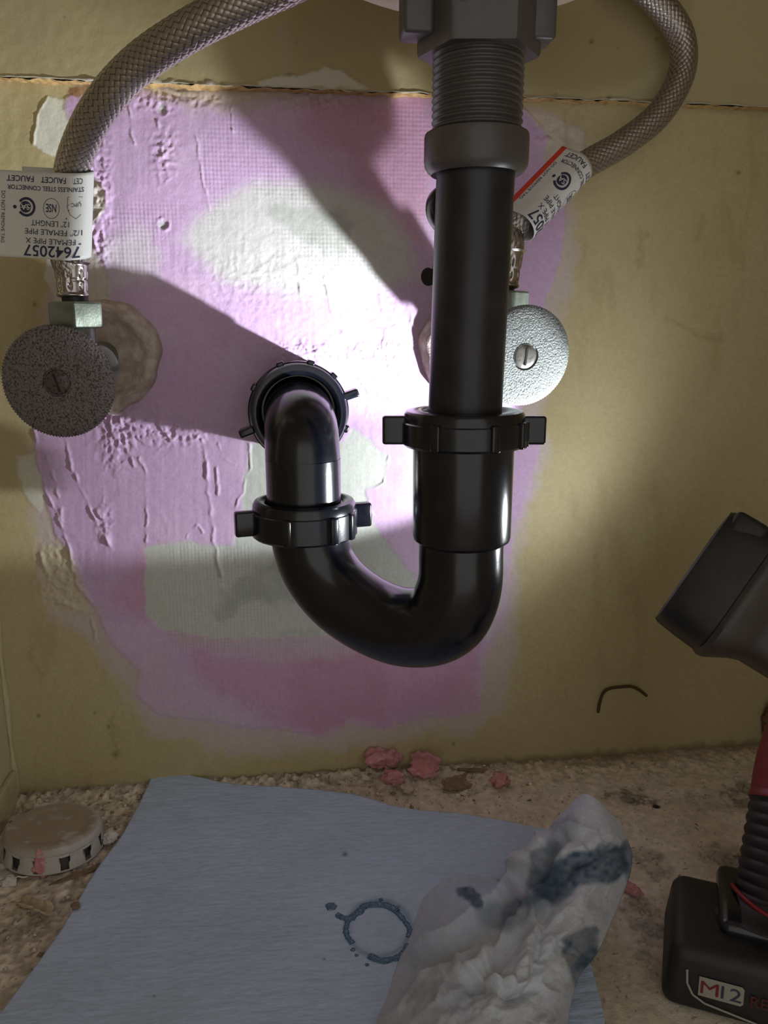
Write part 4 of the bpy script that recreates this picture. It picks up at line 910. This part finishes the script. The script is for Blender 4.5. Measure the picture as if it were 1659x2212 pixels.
curl('plaster_flake', 918, 1668, .018, .013, 'bent pink plaster flake at the foot of the wall, right of the largest pink lump', M_pink, 5, -.5, .003, 1.0, .5, 0, 1.0, .002)
rough_piece('plaster_lump', 1080, 1695, .0062, 'lone pink plaster lump near the wall above the flat towel', M_pink, 12, .75, .2, .0, elong=(1.1, .8))
rough_piece('plaster_lump', 90, 1893, .0056, 'pink plaster lump leaning on the front of the white plastic cap', M_pink, 31, 1.35, .2, .0, elong=(.8, .7))
rough_piece('plaster_crumb', 1362, 1925, .0050, 'pink plaster crumb peeking out right of the crumpled towel', M_pink, 44, .5, -.8, .0, elong=(1.3, .6))
curl('wood_splinter', 75, 1968, .022, .0070, 'curled tan splinter near the left edge of the floor', M_flake, 61, -.55, 0, 1.6, .2, .05)
rough_piece('plaster_chip', 18, 1908, .0040, 'small white plaster chip at the left frame edge', M_white, 62, .55, .2)
curl('paint_flake', 18, 1890, .026, .015, 'pale curved paint flake in front of the plastic cap', M_white, 63, -.1, 0, .3, .2)
rough_piece('plaster_chip', 238, 1815, .0042, 'cream plaster chip between the plastic cap and the flat towel', M_white, 64, .6, .5)
rough_piece('plaster_chip', 60, 1747, .0034, 'tan plaster chip in the left corner', M_flake, 65, .6, .5)
curl('cardboard_scrap', 985, 1702, .017, .010, 'brown scrap below the bent pink flake', M_wood, 66, .25, 0, .3, .3, 0, .5)
curl('wood_splinter', 1020, 1668, .017, .0035, 'thin brown splinter by the wall, left of the lone pink lump', M_wood, 67, -.35, 0, .6, .2, .1)
curl('wood_splinter', 170, 1892, .024, .0035, 'thin grey-brown splinter in front of the plastic cap', M_wood, 68, .45, 0, .4, .2, .02)
curl('paint_flake', 115, 1805, .0095, .0028, 'thin pale flake lying on top of the plastic cap', M_flake, 69, .7, hc_+.001, .3, .1)
rough_piece('plaster_chip', 1138, 1613, .0040, 'pale chip wedged at the foot of the back wall', M_flake, 70, .6, .1, .001, elong=(1.8, .6))
curl('paint_flake', 715, 1722, .024, .0050, 'long tan flake along the back edge of the flat towel', M_flake, 72, -.05, .003, .3, .1)
rough_piece('plaster_chip', 1593, 1845, .0036, 'pale chip left of the work light grip', M_flake, 73, .6, .1)
rough_piece('plaster_chip', 880, 1712, .0040, 'tan chip in front of the bent pink flake', M_flake, 74, .8, .1)
rough_piece('plaster_chip', 165, 1960, .0022, 'dark grit on the left edge of the flat towel', M_wood, 75, .8, .1, .005)
# loose crumbs nobody could count
def pl(rs):
    while True:
        k = rs.rand()
        if k < .42: p = (XL+.005+(.32)*rs.rand()**1.1, -.002-.045*rs.rand()**1.6)
        elif k < .85: p = (XL+.004+.13*rs.rand(), -.002-.25*rs.rand())
        else: p = (XL+.01+.48*rs.rand(), -.004-.26*rs.rand())
        q = proj(p[0], p[1], 0)
        return (p[0], p[1], -.0002+.0025*float(sstep(-.016, .0, p[1]))*float(sstep(.16, .02, p[0])))
link('loose_crumbs', chunk_mesh(5200, pl, lambda r: .00025+.0022*r.rand()**6, TANS, 5), M_crumb, smooth=False, label='sandy crumbs and dust scattered over the cabinet floor', cat='dust', kind='stuff')

# rusty string stuck on the wall, brown fluff in the right corner
p = catmull([list(Py(x, y, -.0022)) for x, y in [(1292, 1539), (1296, 1516), (1304, 1496), (1318, 1487), (1342, 1484), (1362, 1483), (1380, 1490), (1397, 1503)]], 8)
tube('string', p, .0010, M_rust, nseg=10, label='short brown bent string stuck to the lower right of the back wall', cat='string')
rough_piece('insulation_tuft', 1668, 1615, .010, 'brown fibrous tuft in the right rear corner', M_brown, 80, 1.5, .3, .0, elong=(.6, .8))
